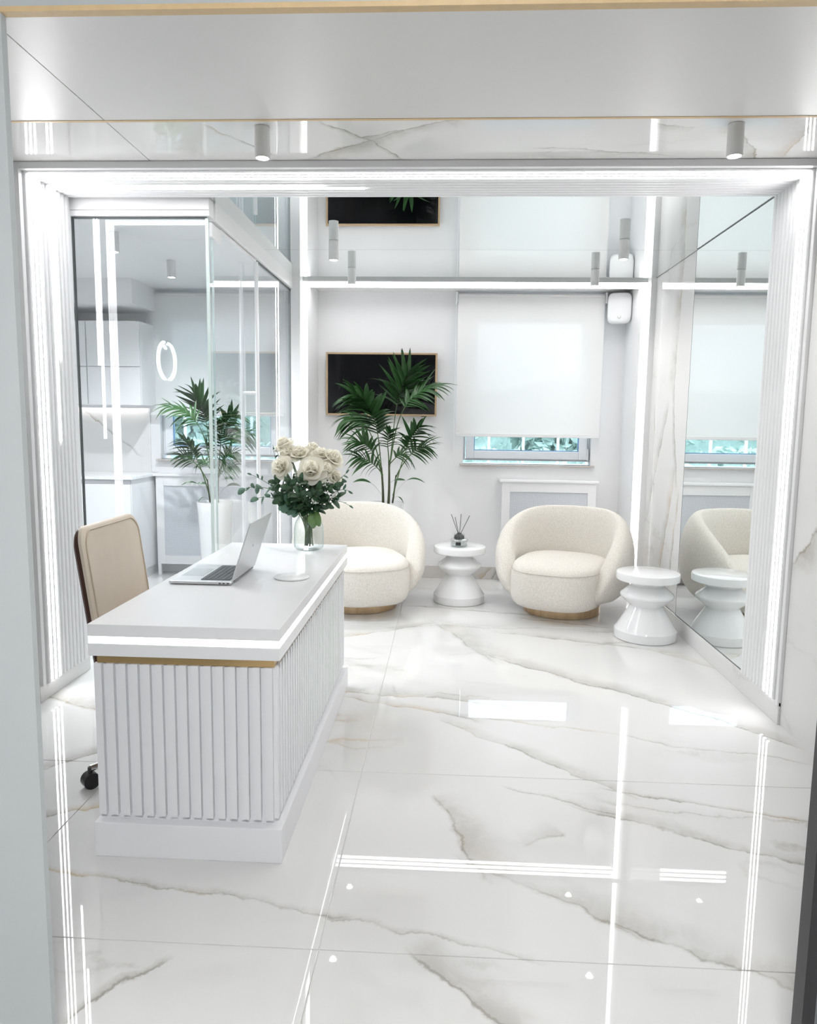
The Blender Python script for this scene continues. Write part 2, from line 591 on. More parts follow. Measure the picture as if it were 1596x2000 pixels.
# ------------------------------------------------------------------ structure: ceilings
ceiling = struct('ceiling', bx(-3.9, 2.4, -1.7, 6.9, 2.62, 2.70), M['wall'], 'white ceiling slab above the panels', 'ceiling')
JX = -1.373
for (a, b) in ((-2.6, JX - 0.002), (JX + 0.002, 2.0)):
    part('satin_panel', bx(a, b, YD - 0.05, 2.988, ZF, ZF + 0.025), M['satin'], ceiling)
    part('marble_panel', bx(a, b, 3.004, YP0 + 0.02, ZF, ZF + 0.025), M['marble_c'], ceiling)
part('tan_profile', bx(-2.6, 2.0, 2.988, 3.004, ZF - 0.002, ZF + 0.02), M['tan'], ceiling, label='thin tan strip between ceiling panels')
for (a, b) in ((YP1 - 0.03, 5.049), (5.051, YL + 0.02)):
    part('mirror_panel', bx(XG + 0.03, XR - 0.006, a, b, ZC, ZC + 0.012), M['mirror'], ceiling, label='mirror ceiling panel')
part('shadow_gap', bx(XR - 0.006, XR + 0.02, YP1 - 0.03, YL, ZC + 0.001, ZC + 0.012), M['gap'], ceiling)
part('room_panel', bx(-3.6, XG - 0.01, YG + 0.02, YB, ZC, ZC + 0.02), M['wall'], ceiling)
part('niche_panel', bx(XG, XR + 0.05, YL + 0.02, YB, ZC - 0.005, ZC + 0.02), M['wall'], ceiling)
part('hall_panel', bx(-2.6, 2.4, -1.6, YD - 0.05, ZF, ZF + 0.025), M['wall'], ceiling)

# ------------------------------------------------------------------ structure: walls
wall_right = struct('wall_right', bx(XR + 0.02, XR + 0.14, YD, YB + 0.2, 0, 2.62), M['wall'], 'right wall clad in marble slabs', 'wall')
part('marble_slab', bx(XR, XR + 0.02, YD, YP0 - 0.032, 0.0, 2.60), M['marble_f'], wall_right)
part('marble_slab', bx(XR, XR + 0.02, 5.035, YL, 0.115, 2.60), M['marble_r'], wall_right)
part('lining_panel', bx(XR, XR + 0.02, YP0 - 0.03, 5.033, 0.0, 2.60), M['trim'], wall_right)

wall_left = struct('wall_left', bx(XL - 0.12, XL - 0.02, YD, YP0 + 0.4, 0, 2.62), M['wall'], 'left wall of the entrance clad in marble', 'wall')
part('marble_slab', bx(XL - 0.02, XL, YD, YP0 - 0.012, 0.0, 2.60), M['marble_l'], wall_left)

W1 = (0.162, 1.300, 1.055, 2.42)     # window openings x0,x1,z0,z1
W2 = (-2.612, -1.50, 1.055, 2.42)
mb = MB()
for (a, b, c, d) in ((-3.9, W2[0], 0, 2.62), (W2[1], W1[0], 0, 2.62), (W1[1], 2.0, 0, 2.62),
                     (W2[0], W2[1], 0, W2[2]), (W2[0], W2[1], W2[3], 2.62), (W1[0], W1[1], 0, W1[2]), (W1[0], W1[1], W1[3], 2.62)):
    mb.box(a, b, YB, YB + 0.24, c, d)
wall_back = struct('wall_back', mb, M['wall'], 'white back wall with two windows', 'wall')
wall_side = struct('wall_side', bx(-3.7, -3.58, YG, YB, 0, 2.62), M['wall'], 'left wall of the glazed kitchen room', 'wall')
struct('wall_kitchen', bx(-3.7, XL - 0.02, YP0 + 0.42, YP0 + 0.5, 0, 2.62), M['wall'], 'wall beside the glazed kitchen room', 'wall')
struct('wall_rear', bx(-2.2, 2.4, -1.7, -1.6, 0, 2.62), M['wall'], 'hall wall behind the viewer', 'wall')
struct('wall_hall', MB().box(-2.3, -2.2, -1.7, YD, 0, 2.62).box(2.3, 2.4, -1.7, YD, 0, 2.62), M['wall'], 'side walls of the hall', 'wall')

# entrance partition with the doorway the photo is taken through
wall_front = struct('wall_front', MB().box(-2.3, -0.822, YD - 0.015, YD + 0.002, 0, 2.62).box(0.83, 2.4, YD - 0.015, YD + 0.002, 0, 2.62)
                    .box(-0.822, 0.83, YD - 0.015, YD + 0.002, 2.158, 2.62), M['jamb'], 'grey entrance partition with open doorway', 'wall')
part('header_strip', bx(-0.822, 0.83, YD - 0.017, YD + 0.003, 2.149, 2.158), M['tan'], wall_front, label='tan wooden edge above the doorway')
door2 = struct('door_2', bx(0.745, 0.770, YD - 0.02, YD + 0.02, 0.0, 2.12), M['black'], 'black metal door frame at the right edge', 'door')
part('seal', bx(0.770, 0.788, YD - 0.012, YD + 0.012, 0.0, 2.12), plain('grey_seal', (0.16, 0.17, 0.18), 0.4), door2)
part('frame', bx(0.788, 0.83, YD - 0.03, YD + 0.02, 0.0, 2.12), M['black'], door2)

# skirtings
struct('baseboard_back', bx(XG + 0.12, XR - 0.075, YB - 0.014, YB, 0.0, 0.112), M['marble_b'], 'brown-grey marble skirting under the window wall', 'skirting', bevel=0.002)
struct('baseboard_right', bx(XR - 0.012, XR, YP0 - 0.03, YL, 0.0, 0.112), M['marble_r'], 'pale marble skirting below the wall mirror', 'skirting', bevel=0.002)
struct('baseboard_left', bx(XL - 0.0, XL + 0.035, YP0 - 0.06, YG - 0.02, 0.0, 0.078), M['marble_l'], 'marble skirting below the left fluted panel', 'skirting', bevel=0.002)

# light frame around the niche
trim1 = struct('trim_1', MB().box(XG, -1.182, YL, YL + 0.04, 0, ZC).box(XG, -1.152, YL + 0.04, YB, 0, ZC), M['trim'], 'white pilaster left of the window niche', 'pilaster')
trim2 = struct('trim_2', MB().box(1.584, XR + 0.02, YL, YL + 0.04, 0, ZC).box(1.557, XR + 0.02, YL + 0.04, YB, 0, ZC), M['trim'], 'white pilaster right of the window niche', 'pilaster')
trim3 = struct('trim_3', bx(-1.182, 1.584, YL - 0.002, YL + 0.010, 2.546, ZC), plain('shaded_fascia', (0.55, 0.55, 0.55), 0.5), 'slim shade-grey fascia above the window niche', 'fascia')  # the fascia's unlit grey is put into its colour
part('led_shield_lip', bx(-1.262, -1.184, YL - 0.10, YL, 0.0, ZC), M['trim'], trim1)  # trim deepened to keep the LED strip out of the side glass
part('led_shield_lip', bx(1.586, XR + 0.001, YL - 0.10, YL, 0.0, ZC), M['trim'], trim2)  # trim deepened to keep the LED strip off the marble
lf = thing('light_frame', 'thin white light strip framing the window niche', 'light', (0.2, YL, 0.0))
part('light_line', bx(-1.182, -1.152, YL - 0.0005, YL + 0.04, 0.10, 2.540), M['led_niche'], lf)
part('light_line', bx(1.557, 1.584, YL - 0.0005, YL + 0.04, 0.10, 2.540), M['led_niche'], lf)
part('light_tray', MB().loops([[(x, YL + 0.010, 2.5490), (x, YL + 0.150, 2.5275), (x, YL + 0.152, 2.55), (x, YL + 0.010, 2.555)] for x in (-1.1515, 1.5565)]), M['trim'], lf)
for (a, b) in ((0.011, 0.043), (0.064, 0.096), (0.117, 0.149)):
    za, zb = 2.5462 - (a - 0.010) * 0.1536, 2.5462 - (b - 0.010) * 0.1536
    part('light_line', MB().loops([[(x, YL + a, za), (x, YL + b, zb), (x, YL + b, zb + 0.004), (x, YL + a, za + 0.004)] for x in (-1.1515, 1.5565)]), M['led_niche'], lf)

# ------------------------------------------------------------------ fluted portal
portal = thing('fluted_portal', 'white fluted portal lining with glowing light lines', 'portal', (-0.19, YP0, 0))
NS = 11
PT = (YP1 - YP0) / NS
ZS = 2.552
PXL, PXR = -1.982, 1.605


def slat_section(w, d):
    """profile across (u along depth, d outwards) of a rounded slat"""
    pts = [(-w / 2, 0.0)]
    r = min(w / 2, d) * 0.75
    for k in range(5):
        a = PI - PI / 2 * k / 4
        pts.append((-w / 2 + r + r * math.cos(a), d - r + r * math.sin(a)))
    for k in range(5):
        a = PI / 2 - PI / 2 * k / 4
        pts.append((w / 2 - r + r * math.cos(a), d - r + r * math.sin(a)))
    pts.append((w / 2, 0.0))
    return pts


sec_n = slat_section(PT * 0.60, 0.018)
sec_w = slat_section(PT * 0.80, 0.014)
part('backing', bx(PXL - 0.04, PXL - 0.018, YP0 - 0.004, YP1 + 0.03, 0.078, ZS + 0.03), M['slat'], portal)
part('backing', bx(PXR + 0.018, XR - 0.002, YP0 - 0.004, YP1, 0.112, ZS + 0.03), M['slat'], portal)
part('backing', bx(PXL - 0.018, PXR + 0.018, YP0 - 0.004, YP1, ZS + 0.018, ZS + 0.038), M['slat'], portal)
variants = []
for sec, ks in ((sec_n, (0, 1, 2, 3)), (sec_w, tuple(range(4, NS)))):
    variants += [(MB().loops([[(PXL - 0.019 + d, u, z) for (u, d) in sec] for z in (0.078, ZS + 0.02)]).mesh('slat'), ks),
                 (MB().loops([[(PXR + 0.019 - d, u, z) for (u, d) in sec] for z in (0.112, ZS + 0.02)]).mesh('slat'), ks),
                 (MB().loops([[(x, u, ZS + 0.019 - d) for (u, d) in sec] for x in (PXL - 0.0185, PXR + 0.0185)]).mesh('slat'), ks)]
for me, ks in variants:
    for v in me.vertices:
        v.co.x -= portal.location.x
    bm = bmesh.new()
    bm.from_mesh(me)
    bmesh.ops.recalc_face_normals(bm, faces=bm.faces)
    bm.to_mesh(me)
    bm.free()
    for p in me.polygons:
        p.use_smooth = True
    me.set_sharp_from_angle(angle=math.radians(50))
    for k in ks:
        s = link('slat', me, M['slat'], portal)
        s.location = (0, PT * (k + 0.5), 0)
GW = 0.0068
for k in (1, 2, 3):
    y = YP0 + PT * k
    part('light_line', bx(PXL - 0.018, PXL - 0.004, y - GW, y + GW, 0.08, ZS + 0.004), M['led'], portal)
    part('light_line', bx(PXR + 0.004, PXR + 0.018, y - GW, y + GW, 0.114, ZS + 0.004), M['led'], portal)
    part('light_line', bx(PXL - 0.018, PXR + 0.018, y - GW, y + GW, ZS + 0.004, ZS + 0.018), M['led'], portal)
for k, zl, xe in ((6, 1.30, -0.62), (7, 1.72, -0.42)):
    y = YP0 + PT * k
    part('short_light_line', bx(PXL - 0.018, PXL - 0.002, y - 0.005, y + 0.005, zl, ZS + 0.002), M['led'], portal)
    part('short_light_line', bx(PXL - 0.018, xe, y - 0.005, y + 0.005, ZS + 0.002, ZS + 0.018), M['led'], portal)
ET = 0.034
part('edge_trim', bx(PXL - 0.052, PXL - 0.012, YP0 - 0.03, YP0 - 0.002, 0.06, ZF - 0.001), M['trim'], portal, bevel=0.002)
part('edge_trim', bx(PXR + 0.008, XR + 0.001, YP0 - 0.03, YP0 - 0.002, 0.09, ZF - 0.001), M['trim'], portal, bevel=0.002)
part('edge_trim', bx(PXL - 0.012, PXR + 0.008, YP0 - 0.03, YP0 - 0.002, ZS + 0.006, ZF - 0.001), M['trim'], portal, bevel=0.002)

# ------------------------------------------------------------------ wall mirror
mir = thing('wall_mirror', 'tall frameless mirror on the right wall', 'mirror', (XR, 4.46, 0.115))
part('mirror_glass', bx(XR - 0.008, XR - 0.003, YP1 - 0.02, 5.030, 0.119, ZC - 0.006), M['mirror'], mir)
part('mirror_edge', MB().box(XR - 0.0085, XR - 0.001, 5.030, 5.034, 0.115, ZC - 0.004).box(XR - 0.0085, XR - 0.001, YP1 - 0.02, 5.030, 0.115, 0.119),
     M['gap'], mir)

# ------------------------------------------------------------------ glass partition of the kitchen room
wg = struct('wall_glass', bx(-2.03, XG + 0.02, YG - 0.03, YG + 0.05, 2.478, ZC + 0.02), M['trim'], 'glass partition with white head beam around the kitchen', 'glass wall', bevel=0.002)
part('beam', bx(XG - 0.05, XG + 0.03, YG + 0.05, YL, 2.470, ZC + 0.01), M['trim'], wg, bevel=0.002)
part('beam_seam', bx(-2.03, XG + 0.02, YG - 0.0312, YG - 0.03, 2.506, 2.508), M['gap'], wg)
part('head_gasket', bx(-2.0, XG + 0.0, YG - 0.012, YG + 0.012, 2.472, 2.478), M['gap'], wg)
part('pane', bx(-2.0, XG - 0.01, YG - 0.005, YG + 0.005, 0.0, 2.478), M['glass'], wg, label='front glass pane of the kitchen')
part('corner_post', bx(XG - 0.010, XG + 0.006, YG - 0.006, YG + 0.006, 0.0, 2.478), M['edge'], wg)
part('pane', bx(XG - 0.005, XG + 0.005, YG + 0.010, YG + 0.07, 0.0, 2.472), M['glass'], wg)
part('pane', bx(XG - 0.005, XG + 0.005, 4.93, YL - 0.014, 0.0, 2.468), M['glass'], wg)
part('side_gasket', bx(XG - 0.008, XG + 0.012, YL - 0.014, YL, 0.0, 2.468), M['gap'], wg)
part('side_gasket', bx(XG - 0.008, XG + 0.008, 4.95, YL - 0.014, 2.462, 2.47), M['gap'], wg)
part('side_gasket', bx(-2.008, -2.0, YG - 0.008, YG + 0.008, 0.07, 2.478), M['gap'], wg)
d1 = struct('door_1', bx(XG - 0.005, XG + 0.005, 4.02, 4.92, 0.008, 2.455), M['glass'], 'frameless glass door with tall pull bar', 'door')
part('door_edge', bx(XG - 0.0055, XG + 0.0055, 4.017, 4.022, 0.008, 2.455), M['edge'], d1)
part('door_edge', bx(XG - 0.0055, XG + 0.0055, 4.918, 4.923, 0.008, 2.455), M['edge'], d1)
part('patch_fitting', bx(XG - 0.016, XG + 0.016, 3.965, 4.14, 2.385, 2.458), M['trim'], d1, bevel=0.003)
part('top_rail', bx(XG - 0.012, XG + 0.012, 4.14, 4.90, 2.448, 2.466), M['trim'], d1, bevel=0.002)
hd = part('pull_handle', MB().tube([(XG + 0.05, 4.75, 0.12), (XG + 0.05, 4.75, 2.42)], 0.013, 12)
          .tube([(XG - 0.05, 4.75, 0.12), (XG - 0.05, 4.75, 2.42)], 0.013, 12), M['trim'], d1, smooth=50, label='white full height pull bars')
part('handle_link', MB().tube([(XG - 0.05, 4.75, 1.595), (XG + 0.05, 4.75, 1.595)], 0.012, 10), M['trim'], hd, smooth=50)

# ------------------------------------------------------------------ windows
def window(name, w, label):
    x0, x1, z0, z1 = w
    y = YB + 0.075
    o = struct(name, MB().box(x0, x0 + 0.02, y, y + 0.07, z0 + 0.03, z1).box(x1 - 0.02, x1, y, y + 0.07, z0 + 0.03, z1)
               .box(x0 + 0.02, x1 - 0.02, y, y + 0.07, z0 + 0.03, z0 + 0.045).box(x0 + 0.02, x1 - 0.02, y, y + 0.07, z1 - 0.03, z1), M['pvc'], label, 'window', bevel=0.003)
    a, b, c, d = x0 + 0.026, x1 - 0.026, z0 + 0.047, z1 - 0.035
    ft = 0.072
    sash = part('sash', MB().box(a, a + ft, y - 0.028, y + 0.03, c, d).box(b - ft, b, y - 0.028, y + 0.03, c, d)
                .box(a + ft, b - ft, y - 0.028, y + 0.03, c, c + ft).box(a + ft, b - ft, y - 0.028, y + 0.03, d - ft, d), M['pvc'], o, bevel=0.005)
    g = 0.008
    part('gasket', MB().box(a + ft, a + ft + g, y - 0.012, y + 0.012, c + ft, d - ft).box(b - ft - g, b - ft, y - 0.012, y + 0.012, c + ft, d - ft)
         .box(a + ft + g, b - ft - g, y - 0.012, y + 0.012, c + ft, c + ft + g).box(a + ft + g, b - ft - g, y - 0.012, y + 0.012, d - ft - g, d - ft), M['gasket'], sash)
    part('pane', bx(a + ft, b - ft, y - 0.002, y + 0.002, c + ft, d - ft), M['wglass'], sash)
    part('hinge', bx(b - 0.004, b + 0.014, y - 0.045, y - 0.02, c - 0.005, c + 0.10), M['plastic'], o, bevel=0.004)
    part('sill', bx(x0 - 0.03, x1 + 0.03, YB - 0.05, y, z0 - 0.015, z0), M['stone'], o, bevel=0.003)
    return o


window('window_1', W1, 'white framed window behind the blind in the seating niche')
window('window_2', W2, 'white framed window in the glazed kitchen')


def blind(x0, x1, z0, label):
    y = YB - 0.085
    t = thing('roller_blind', label, 'blind', ((x0 + x1) / 2, y, z0), group='roller blinds')
    mb = MB()
    n = 12
    rings = []
    for k in range(n + 1):
        z = z0 + 0.03 + (2.50 - z0 - 0.03) * k / n
        rings.append([(x0, y, z), (x1, y, z)])
    mb.loops(rings, closed=False)
    part('fabric', mb, M['blind'], t)
    part('bottom_bar', bx(x0, x1, y - 0.010, y + 0.006, z0, z0 + 0.032), M['plastic'], t, bevel=0.004)
    part('roller', MB().tube([(x0, y + 0.02, 2.515), (x1, y + 0.02, 2.515)], 0.021, 16), M['blind'], t, smooth=50)
    for x, s in ((x0 - 0.012, -1), (x1 + 0.012, 1)):
        part('bracket', bx(x - 0.008, x + 0.008, y - 0.012, YB, 2.455, 2.548), M['plastic'], t, bevel=0.004)
    part('pull_cord', MB().tube([(x0 - 0.014, y + 0.005, 2.50), (x0 - 0.016, y + 0.005, 1.15)], 0.0022, 6), M['plastic'], t)
    return t


blind(0.09, 1.350, 1.300, 'white roller blind over the window above the armchair')
blind(-2.665, -1.44, 1.452, 'white roller blind seen through the kitchen glass')


def radiator_cover(x0, x1, label):
    t = thing('radiator_cover', label, 'radiator cover', ((x0 + x1) / 2, YB - 0.07, 0), group='radiator covers')
    y0 = YB - 0.14
    part('top_board', bx(x0 - 0.02, x1 + 0.02, y0 - 0.015, YB, 0.905, 0.927), M['trim'], t, bevel=0.004)
    part('frame', MB().box(x0, x0 + 0.072, y0, y0 + 0.02, 0.10, 0.905).box(x1 - 0.072, x1, y0, y0 + 0.02, 0.10, 0.905)
         .box(x0 + 0.072, x1 - 0.072, y0, y0 + 0.02, 0.82, 0.905).box(x0 + 0.072, x1 - 0.072, y0, y0 + 0.02, 0.10, 0.18)
         .box(x0, x0 + 0.02, y0 + 0.02, YB, 0.1, 0.905).box(x1 - 0.02, x1, y0 + 0.02, YB, 0.1, 0.905), M['trim'], t, bevel=0.002)
    part('perforated_panel', bx(x0 + 0.072, x1 - 0.072, y0 + 0.010, y0 + 0.014, 0.18, 0.82), M['perf'], t)
    for x in (x0 + 0.002, x1 - 0.032):
        part('foot', bx(x, x + 0.03, y0, y0 + 0.03, 0.0, 0.10), M['trim'], t)
    return t


radiator_cover(0.51, 1.335, 'white radiator cover under the window behind the armchair')
radiator_cover(-2.612, -1.55, 'white radiator cover with grey mesh seen through the kitchen glass')

# ------------------------------------------------------------------ ceiling spotlights
def make_spot(length):
    t = thing('ceiling_spotlight', '-', 'ceiling light', (0, 0, 0), group='white cylinder ceiling spotlights')
    r = 0.031
    part('body', MB().lathe([(r * 0.9, 0.0), (r, -0.002), (r, -length), (r * 0.82, -length), (r * 0.80, -length + 0.006)], 28), M['spot'], t, smooth=40)
    part('lens', MB().lathe([(r * 0.80, -length + 0.0055), (r * 0.80, -length + 0.0035), (0.002, -length + 0.0025)], 24), M['lens'], t, smooth=40)
    return t


SPOTS = [(-0.76, 3.065, ZF, 'white cylinder spotlight on the marble ceiling strip, left one'),
         (1.11, 3.065, ZF, 'white cylinder spotlight on the marble ceiling strip, right one'),
         (-0.738, 4.81, ZC, 'white cylinder spotlight on the mirror ceiling, left front one'),
         (1.09, 4.77, ZC, 'white cylinder spotlight on the mirror ceiling, right front one'),
         (-0.727, 5.64, ZC, 'white cylinder spotlight on the mirror ceiling, left rear one'),
         (1.09, 5.66, ZC, 'white cylinder spotlight on the mirror ceiling, right rear one'),
         (-2.08, 4.60, ZC, 'white cylinder spotlight behind the kitchen glass, nearer one'),
         (-2.02, 5.40, ZC, 'white cylinder spotlight behind the kitchen glass, farther one')]
sp0 = make_spot(0.12)
for i, (x, y, z, lab) in enumerate(SPOTS):
    s = sp0 if i == 0 else copy_tree(sp0)
    s.location = (x, y, z)
    s['label'] = lab
    ld = bpy.data.lights.new('spot_beam', 'SPOT')
    ld.energy = SPOT_WATT * (0.42 if y < 4 else (5.4 if x < -1.5 else 0.45))
    ld.spot_size = math.radians(150)
    ld.spot_blend = 1.0
    ld.shadow_soft_size = 0.016
    ld.color = (1.0, 0.97, 0.94) if x > -1.5 else (0.93, 0.965, 1.0)
    lo = bpy.data.objects.new('spot_beam', ld)
    COL.objects.link(lo)
    lo.location = (0, 0, -0.125)
    lo.parent = s
# unseen hall lamp, added to light the jamb and desk front
hl = thing('hall_fill_lamp', 'added unseen fill lamp on the hall ceiling', 'ceiling light', (0.0, -0.3, ZF))
part('dish', MB().lathe([(0.20, 0.0), (0.21, -0.01), (0.21, -0.04), (0.19, -0.05), (0.01, -0.052)], 32), M['plastic'], hl, world=False, smooth=40)
ld = bpy.data.lights.new('hall_fill_beam', 'AREA')
ld.shape = 'DISK'
ld.size = 0.4
ld.energy = HALL_FILL_WATT
lo = bpy.data.objects.new('hall_fill_beam', ld)
COL.objects.link(lo)
lo.location = (0, 0, -0.06)
lo.parent = hl

# ------------------------------------------------------------------ illuminated ring emblem on the left entrance wall
em = thing('ring_emblem', 'glowing open ring emblem on the left entrance wall, seen mirrored in the kitchen glass', 'sign', (XL + 0.02, 2.68, 1.83))


def arc(a0, a1, ry=0.16, rz=0.135, n=22):
    return [(0.012, ry * math.sin(math.radians(a0 + (a1 - a0) * k / n)), rz * math.cos(math.radians(a0 + (a1 - a0) * k / n))) for k in range(n + 1)]


part('neon_arc', MB().tube(arc(14, 168), [0.006] + [0.011] * 21 + [0.006], 8), M['neon'], em, world=False, smooth=60)
part('neon_arc', MB().tube(arc(192, 335), [0.006] + [0.011] * 21 + [0.006], 8), M['neon'], em, world=False, smooth=60)
part('neon_stroke', MB().tube([(0.012, -0.045, 0.128), (0.012, -0.02, 0.118)], 0.008, 8), M['neon'], em, world=False)
part('neon_stroke', MB().tube([(0.012, 0.045, 0.105), (0.012, 0.015, 0.085)], 0.008, 8), M['neon'], em, world=False)
part('backing_disc', MB().lathe([(0.13, 0), (0.13, 0.004)], 40), M['trim'], em, world=False).rotation_euler = (0, PI / 2, 0)

# ------------------------------------------------------------------ reception desk
desk = thing('reception_desk', 'white reception desk with fluted sides and a glowing light line', 'desk', (-0.81, 2.98, 0))
DX0, DX1, DY0, DY1 = -1.118, -0.504, 2.185, 3.765
part('top_board', bx(DX0, DX1, DY0, DY1, 0.735, DESK_Z), M['lacquer'], desk, bevel=0.002)
part('light_line', MB().box(DX0 + 0.003, DX1 - 0.0015, DY0 + 0.0015, DY0 + 0.02, 0.713, 0.735).box(DX1 - 0.02, DX1 - 0.0015, DY0 + 0.02, DY1 - 0.003, 0.713, 0.735),
     M['deskled'], desk)
part('light_core', bx(DX0 + 0.002, DX1 - 0.022, DY0 + 0.021, DY1 - 0.002, 0.713, 0.735), M['lacquer'], desk)
part('lower_board', bx(DX0, DX1, DY0, DY1, 0.671, 0.713), M['lacquer'], desk, bevel=0.002)
BX0, BX1, BY0, BY1 = -1.108, -0.518, 2.194, 3.750
part('gold_band', MB().box(BX0 + 0.010, BX1 - 0.008, BY0 + 0.008, BY1 - 0.015, 0.6445, 0.671), M['gold'], desk)
part('core_panel', MB().box(BX0, BX1 - 0.017, BY0 + 0.017, BY0 + 0.034, 0.113, 0.640).box(BX1 - 0.034, BX1 - 0.017, BY0 + 0.034, BY1, 0.113, 0.640)
     .box(BX0, BX1 - 0.034, BY1 - 0.02, BY1, 0.113, 0.640), M['desk_slat'], desk)
NF = 15
pf = (BX1 - BX0) / NF
mf = bx(-0.0118, 0.0118, 0.0, 0.017, 0.134, 0.644).mesh('slat')
for k in range(NF):
    s = link('slat', mf, M['desk_slat'], desk)
    s.location = (BX0 + pf * (k + 0.36) + 0.81, BY0 - 2.98, 0)
    if k == 0:
        pass
NSD = 38
ps = (BY1 - BY0) / NSD
msd = bx(-0.017, 0.0, -0.0118, 0.0118, 0.134, 0.644).mesh('slat')
for k in range(NSD):
    s = link('slat', msd, M['desk_slat'], desk)
    s.location = (BX1 + 0.81, BY0 + ps * (k + 0.65) - 2.98, 0)
part('plinth', MB().box(-1.116, -0.500, 2.174, 2.240, 0.0, 0.116).box(-0.566, -0.500, 2.240, 3.704, 0.0, 0.116).box(-1.116, -0.500, 3.704, 3.770, 0.0, 0.116), M['desk_slat'], desk, bevel=0.0015)

# ------------------------------------------------------------------ laptop
lap = thing('laptop', 'open silver laptop with black keyboard on the desk', 'laptop', (-0.95, 2.93, DESK_Z))
bs = part('base', bx(-1.074, -0.826, 2.757, 3.10, DESK_Z + 0.003, DESK_Z + 0.015), M['alu'], lap, bevel=0.004)
part('foot_strip', bx(-1.06, -0.84, 2.772, 3.085, DESK_Z, DESK_Z + 0.003), M['black'], lap)
part('keyboard_well', bx(-0.955, -0.838, 2.785, 3.072, DESK_Z + 0.0148, DESK_Z + 0.0155), plain('key_well', (0.12, 0.13, 0.14), 0.5), bs)
kmesh = bx(-0.0085, 0.0085, -0.0085, 0.0085, 0.0, 0.002).mesh('key')
for i in range(6):
    for j in range(14):
        k = link('key', kmesh, M['key'], bs)
        k.location = (-0.947 + 0.0195 * i + 0.95, 2.796 + 0.0204 * j - 2.93, 0.0155)
part('trackpad', bx(-1.060, -0.968, 2.855, 3.005, DESK_Z + 0.0149, DESK_Z + 0.0153), plain('trackpad', (0.66, 0.68, 0.70), 0.25, 0.4), bs)
for y in (-0.075, -0.058, -0.09):
    part('port', bx(-0.875 + y * 0 + (y + 0.09) * 1.0, -0.866 + (y + 0.09) * 1.0, 2.7562, 2.7575, DESK_Z + 0.007, DESK_Z + 0.011), M['black'], bs)
lid = MB()
ux, uz = 0.312, 0.950
L0 = Vector((-0.826, 0, DESK_Z + 0.016))
Hh = 0.245
th = 0.005
a = L0
b = L0 + Vector((ux, 0, uz)) * Hh
nx = Vector((uz, 0, -ux)) * th
ring = lambda y: [(a.x, y, a.z), (b.x, y, b.z), (b.x + nx.x, y, b.z + nx.z), (a.x + nx.x, y, a.z + nx.z)]
lid.loops([ring(2.757), ring(3.10)])
lo_ = part('lid', lid, M['alu'], lap, bevel=0.002)
mid = (a + b) / 2 - nx * 0.1
sl = MB()
p0, p1 = L0 + Vector((ux, 0, uz)) * 0.008, L0 + Vector((ux, 0, uz)) * (Hh - 0.006)
n2 = Vector((-uz, 0, ux)) * 0.0006
sl.loops([[(p0.x, y, p0.z), (p1.x, y, p1.z), (p1.x + n2.x, y, p1.z + n2.z), (p0.x + n2.x, y, p0.z + n2.z)] for y in (2.763, 3.094)])
part('display', sl, M['screen'], lo_)
ctr = L0 + Vector((ux, 0, uz)) * Hh * 0.52 + nx * 1.02
mk = MB().lathe([(0.009, 0.0), (0.009, 0.0006), (0.002, 0.0008)], 20)
lm = part('lid_mark', mk, plain('lid_mark', (0.42, 0.43, 0.45), 0.2, 0.8), lo_, world=False)
lm.location = (ctr.x + 0.95, 2.93 - 2.93, ctr.z - DESK_Z)
lm.rotation_euler = (0, math.radians(90) + math.atan2(ux, uz), 0)
part('hinge', MB().tube([(-0.826, 2.79, DESK_Z + 0.014), (-0.826, 3.07, DESK_Z + 0.014)], 0.005, 10), M['black'], lap, smooth=60)

# charging disc on the desk
cd = thing('charging_pad', 'thin round white charging pad on the desk', 'charging pad', (-0.622, 2.93, DESK_Z))
part('disc', MB().lathe([(0.068, 0.0), (0.072, 0.002), (0.072, 0.006), (0.069, 0.008), (0.002, 0.0082)], 40), M['plastic'], cd, world=False, smooth=40)
part('centre_dot', MB().lathe([(0.005, 0.0082), (0.004, 0.009)], 16), M['spot'], cd, world=False, smooth=40)

# ------------------------------------------------------------------ office chair
ch = thing('office_chair', 'beige leather office chair with dark wood shell behind the desk', 'chair', (-1.44, 2.86, 0), 0.0)


def back_ring(s, off, wid, zt, inset=0.0):
    """outline of the backrest in its own plane: returns list of (y, z along)"""
    out = []
    n = 10
    rr = 0.055
    hw = wid / 2 - inset
    zb, zt2 = 0.43 + inset, zt - inset
    cs = [(hw - rr, zt2 - rr, 0), (-hw + rr, zt2 - rr, 90), (-hw + 0.03, zb + 0.03, 180), (hw - 0.03, zb + 0.03, 270)]
    for i, (cy_, cz_, a0) in enumerate(cs):
        r_ = rr if i < 2 else 0.03
        for k in range(n):
            a = math.radians(a0 + 90 * k / (n - 1))
            out.append((cy_ + r_ * math.cos(a), cz_ + r_ * math.sin(a)))
    return out


def chair_x(z, y):
    # the back leans away from the desk and curves a little around the sitter
    return 0.125 - (z - 0.66) * 0.135 + 0.35 * y * y


def back_solid(x_front, x_back, wid, zt, insets):
    mb = MB()
    rings = []
    for (t, ins) in insets:
        rings.append([(chair_x(z, y) + x_front + (x_back - x_front) * t, y, z + 0.03 * (1 - (y / (wid / 2)) ** 2) * (1 if z > 0.8 else 0)) for (y, z) in back_ring(0, 0, wid, zt, ins)])
    mb.loops(rings)
    return mb


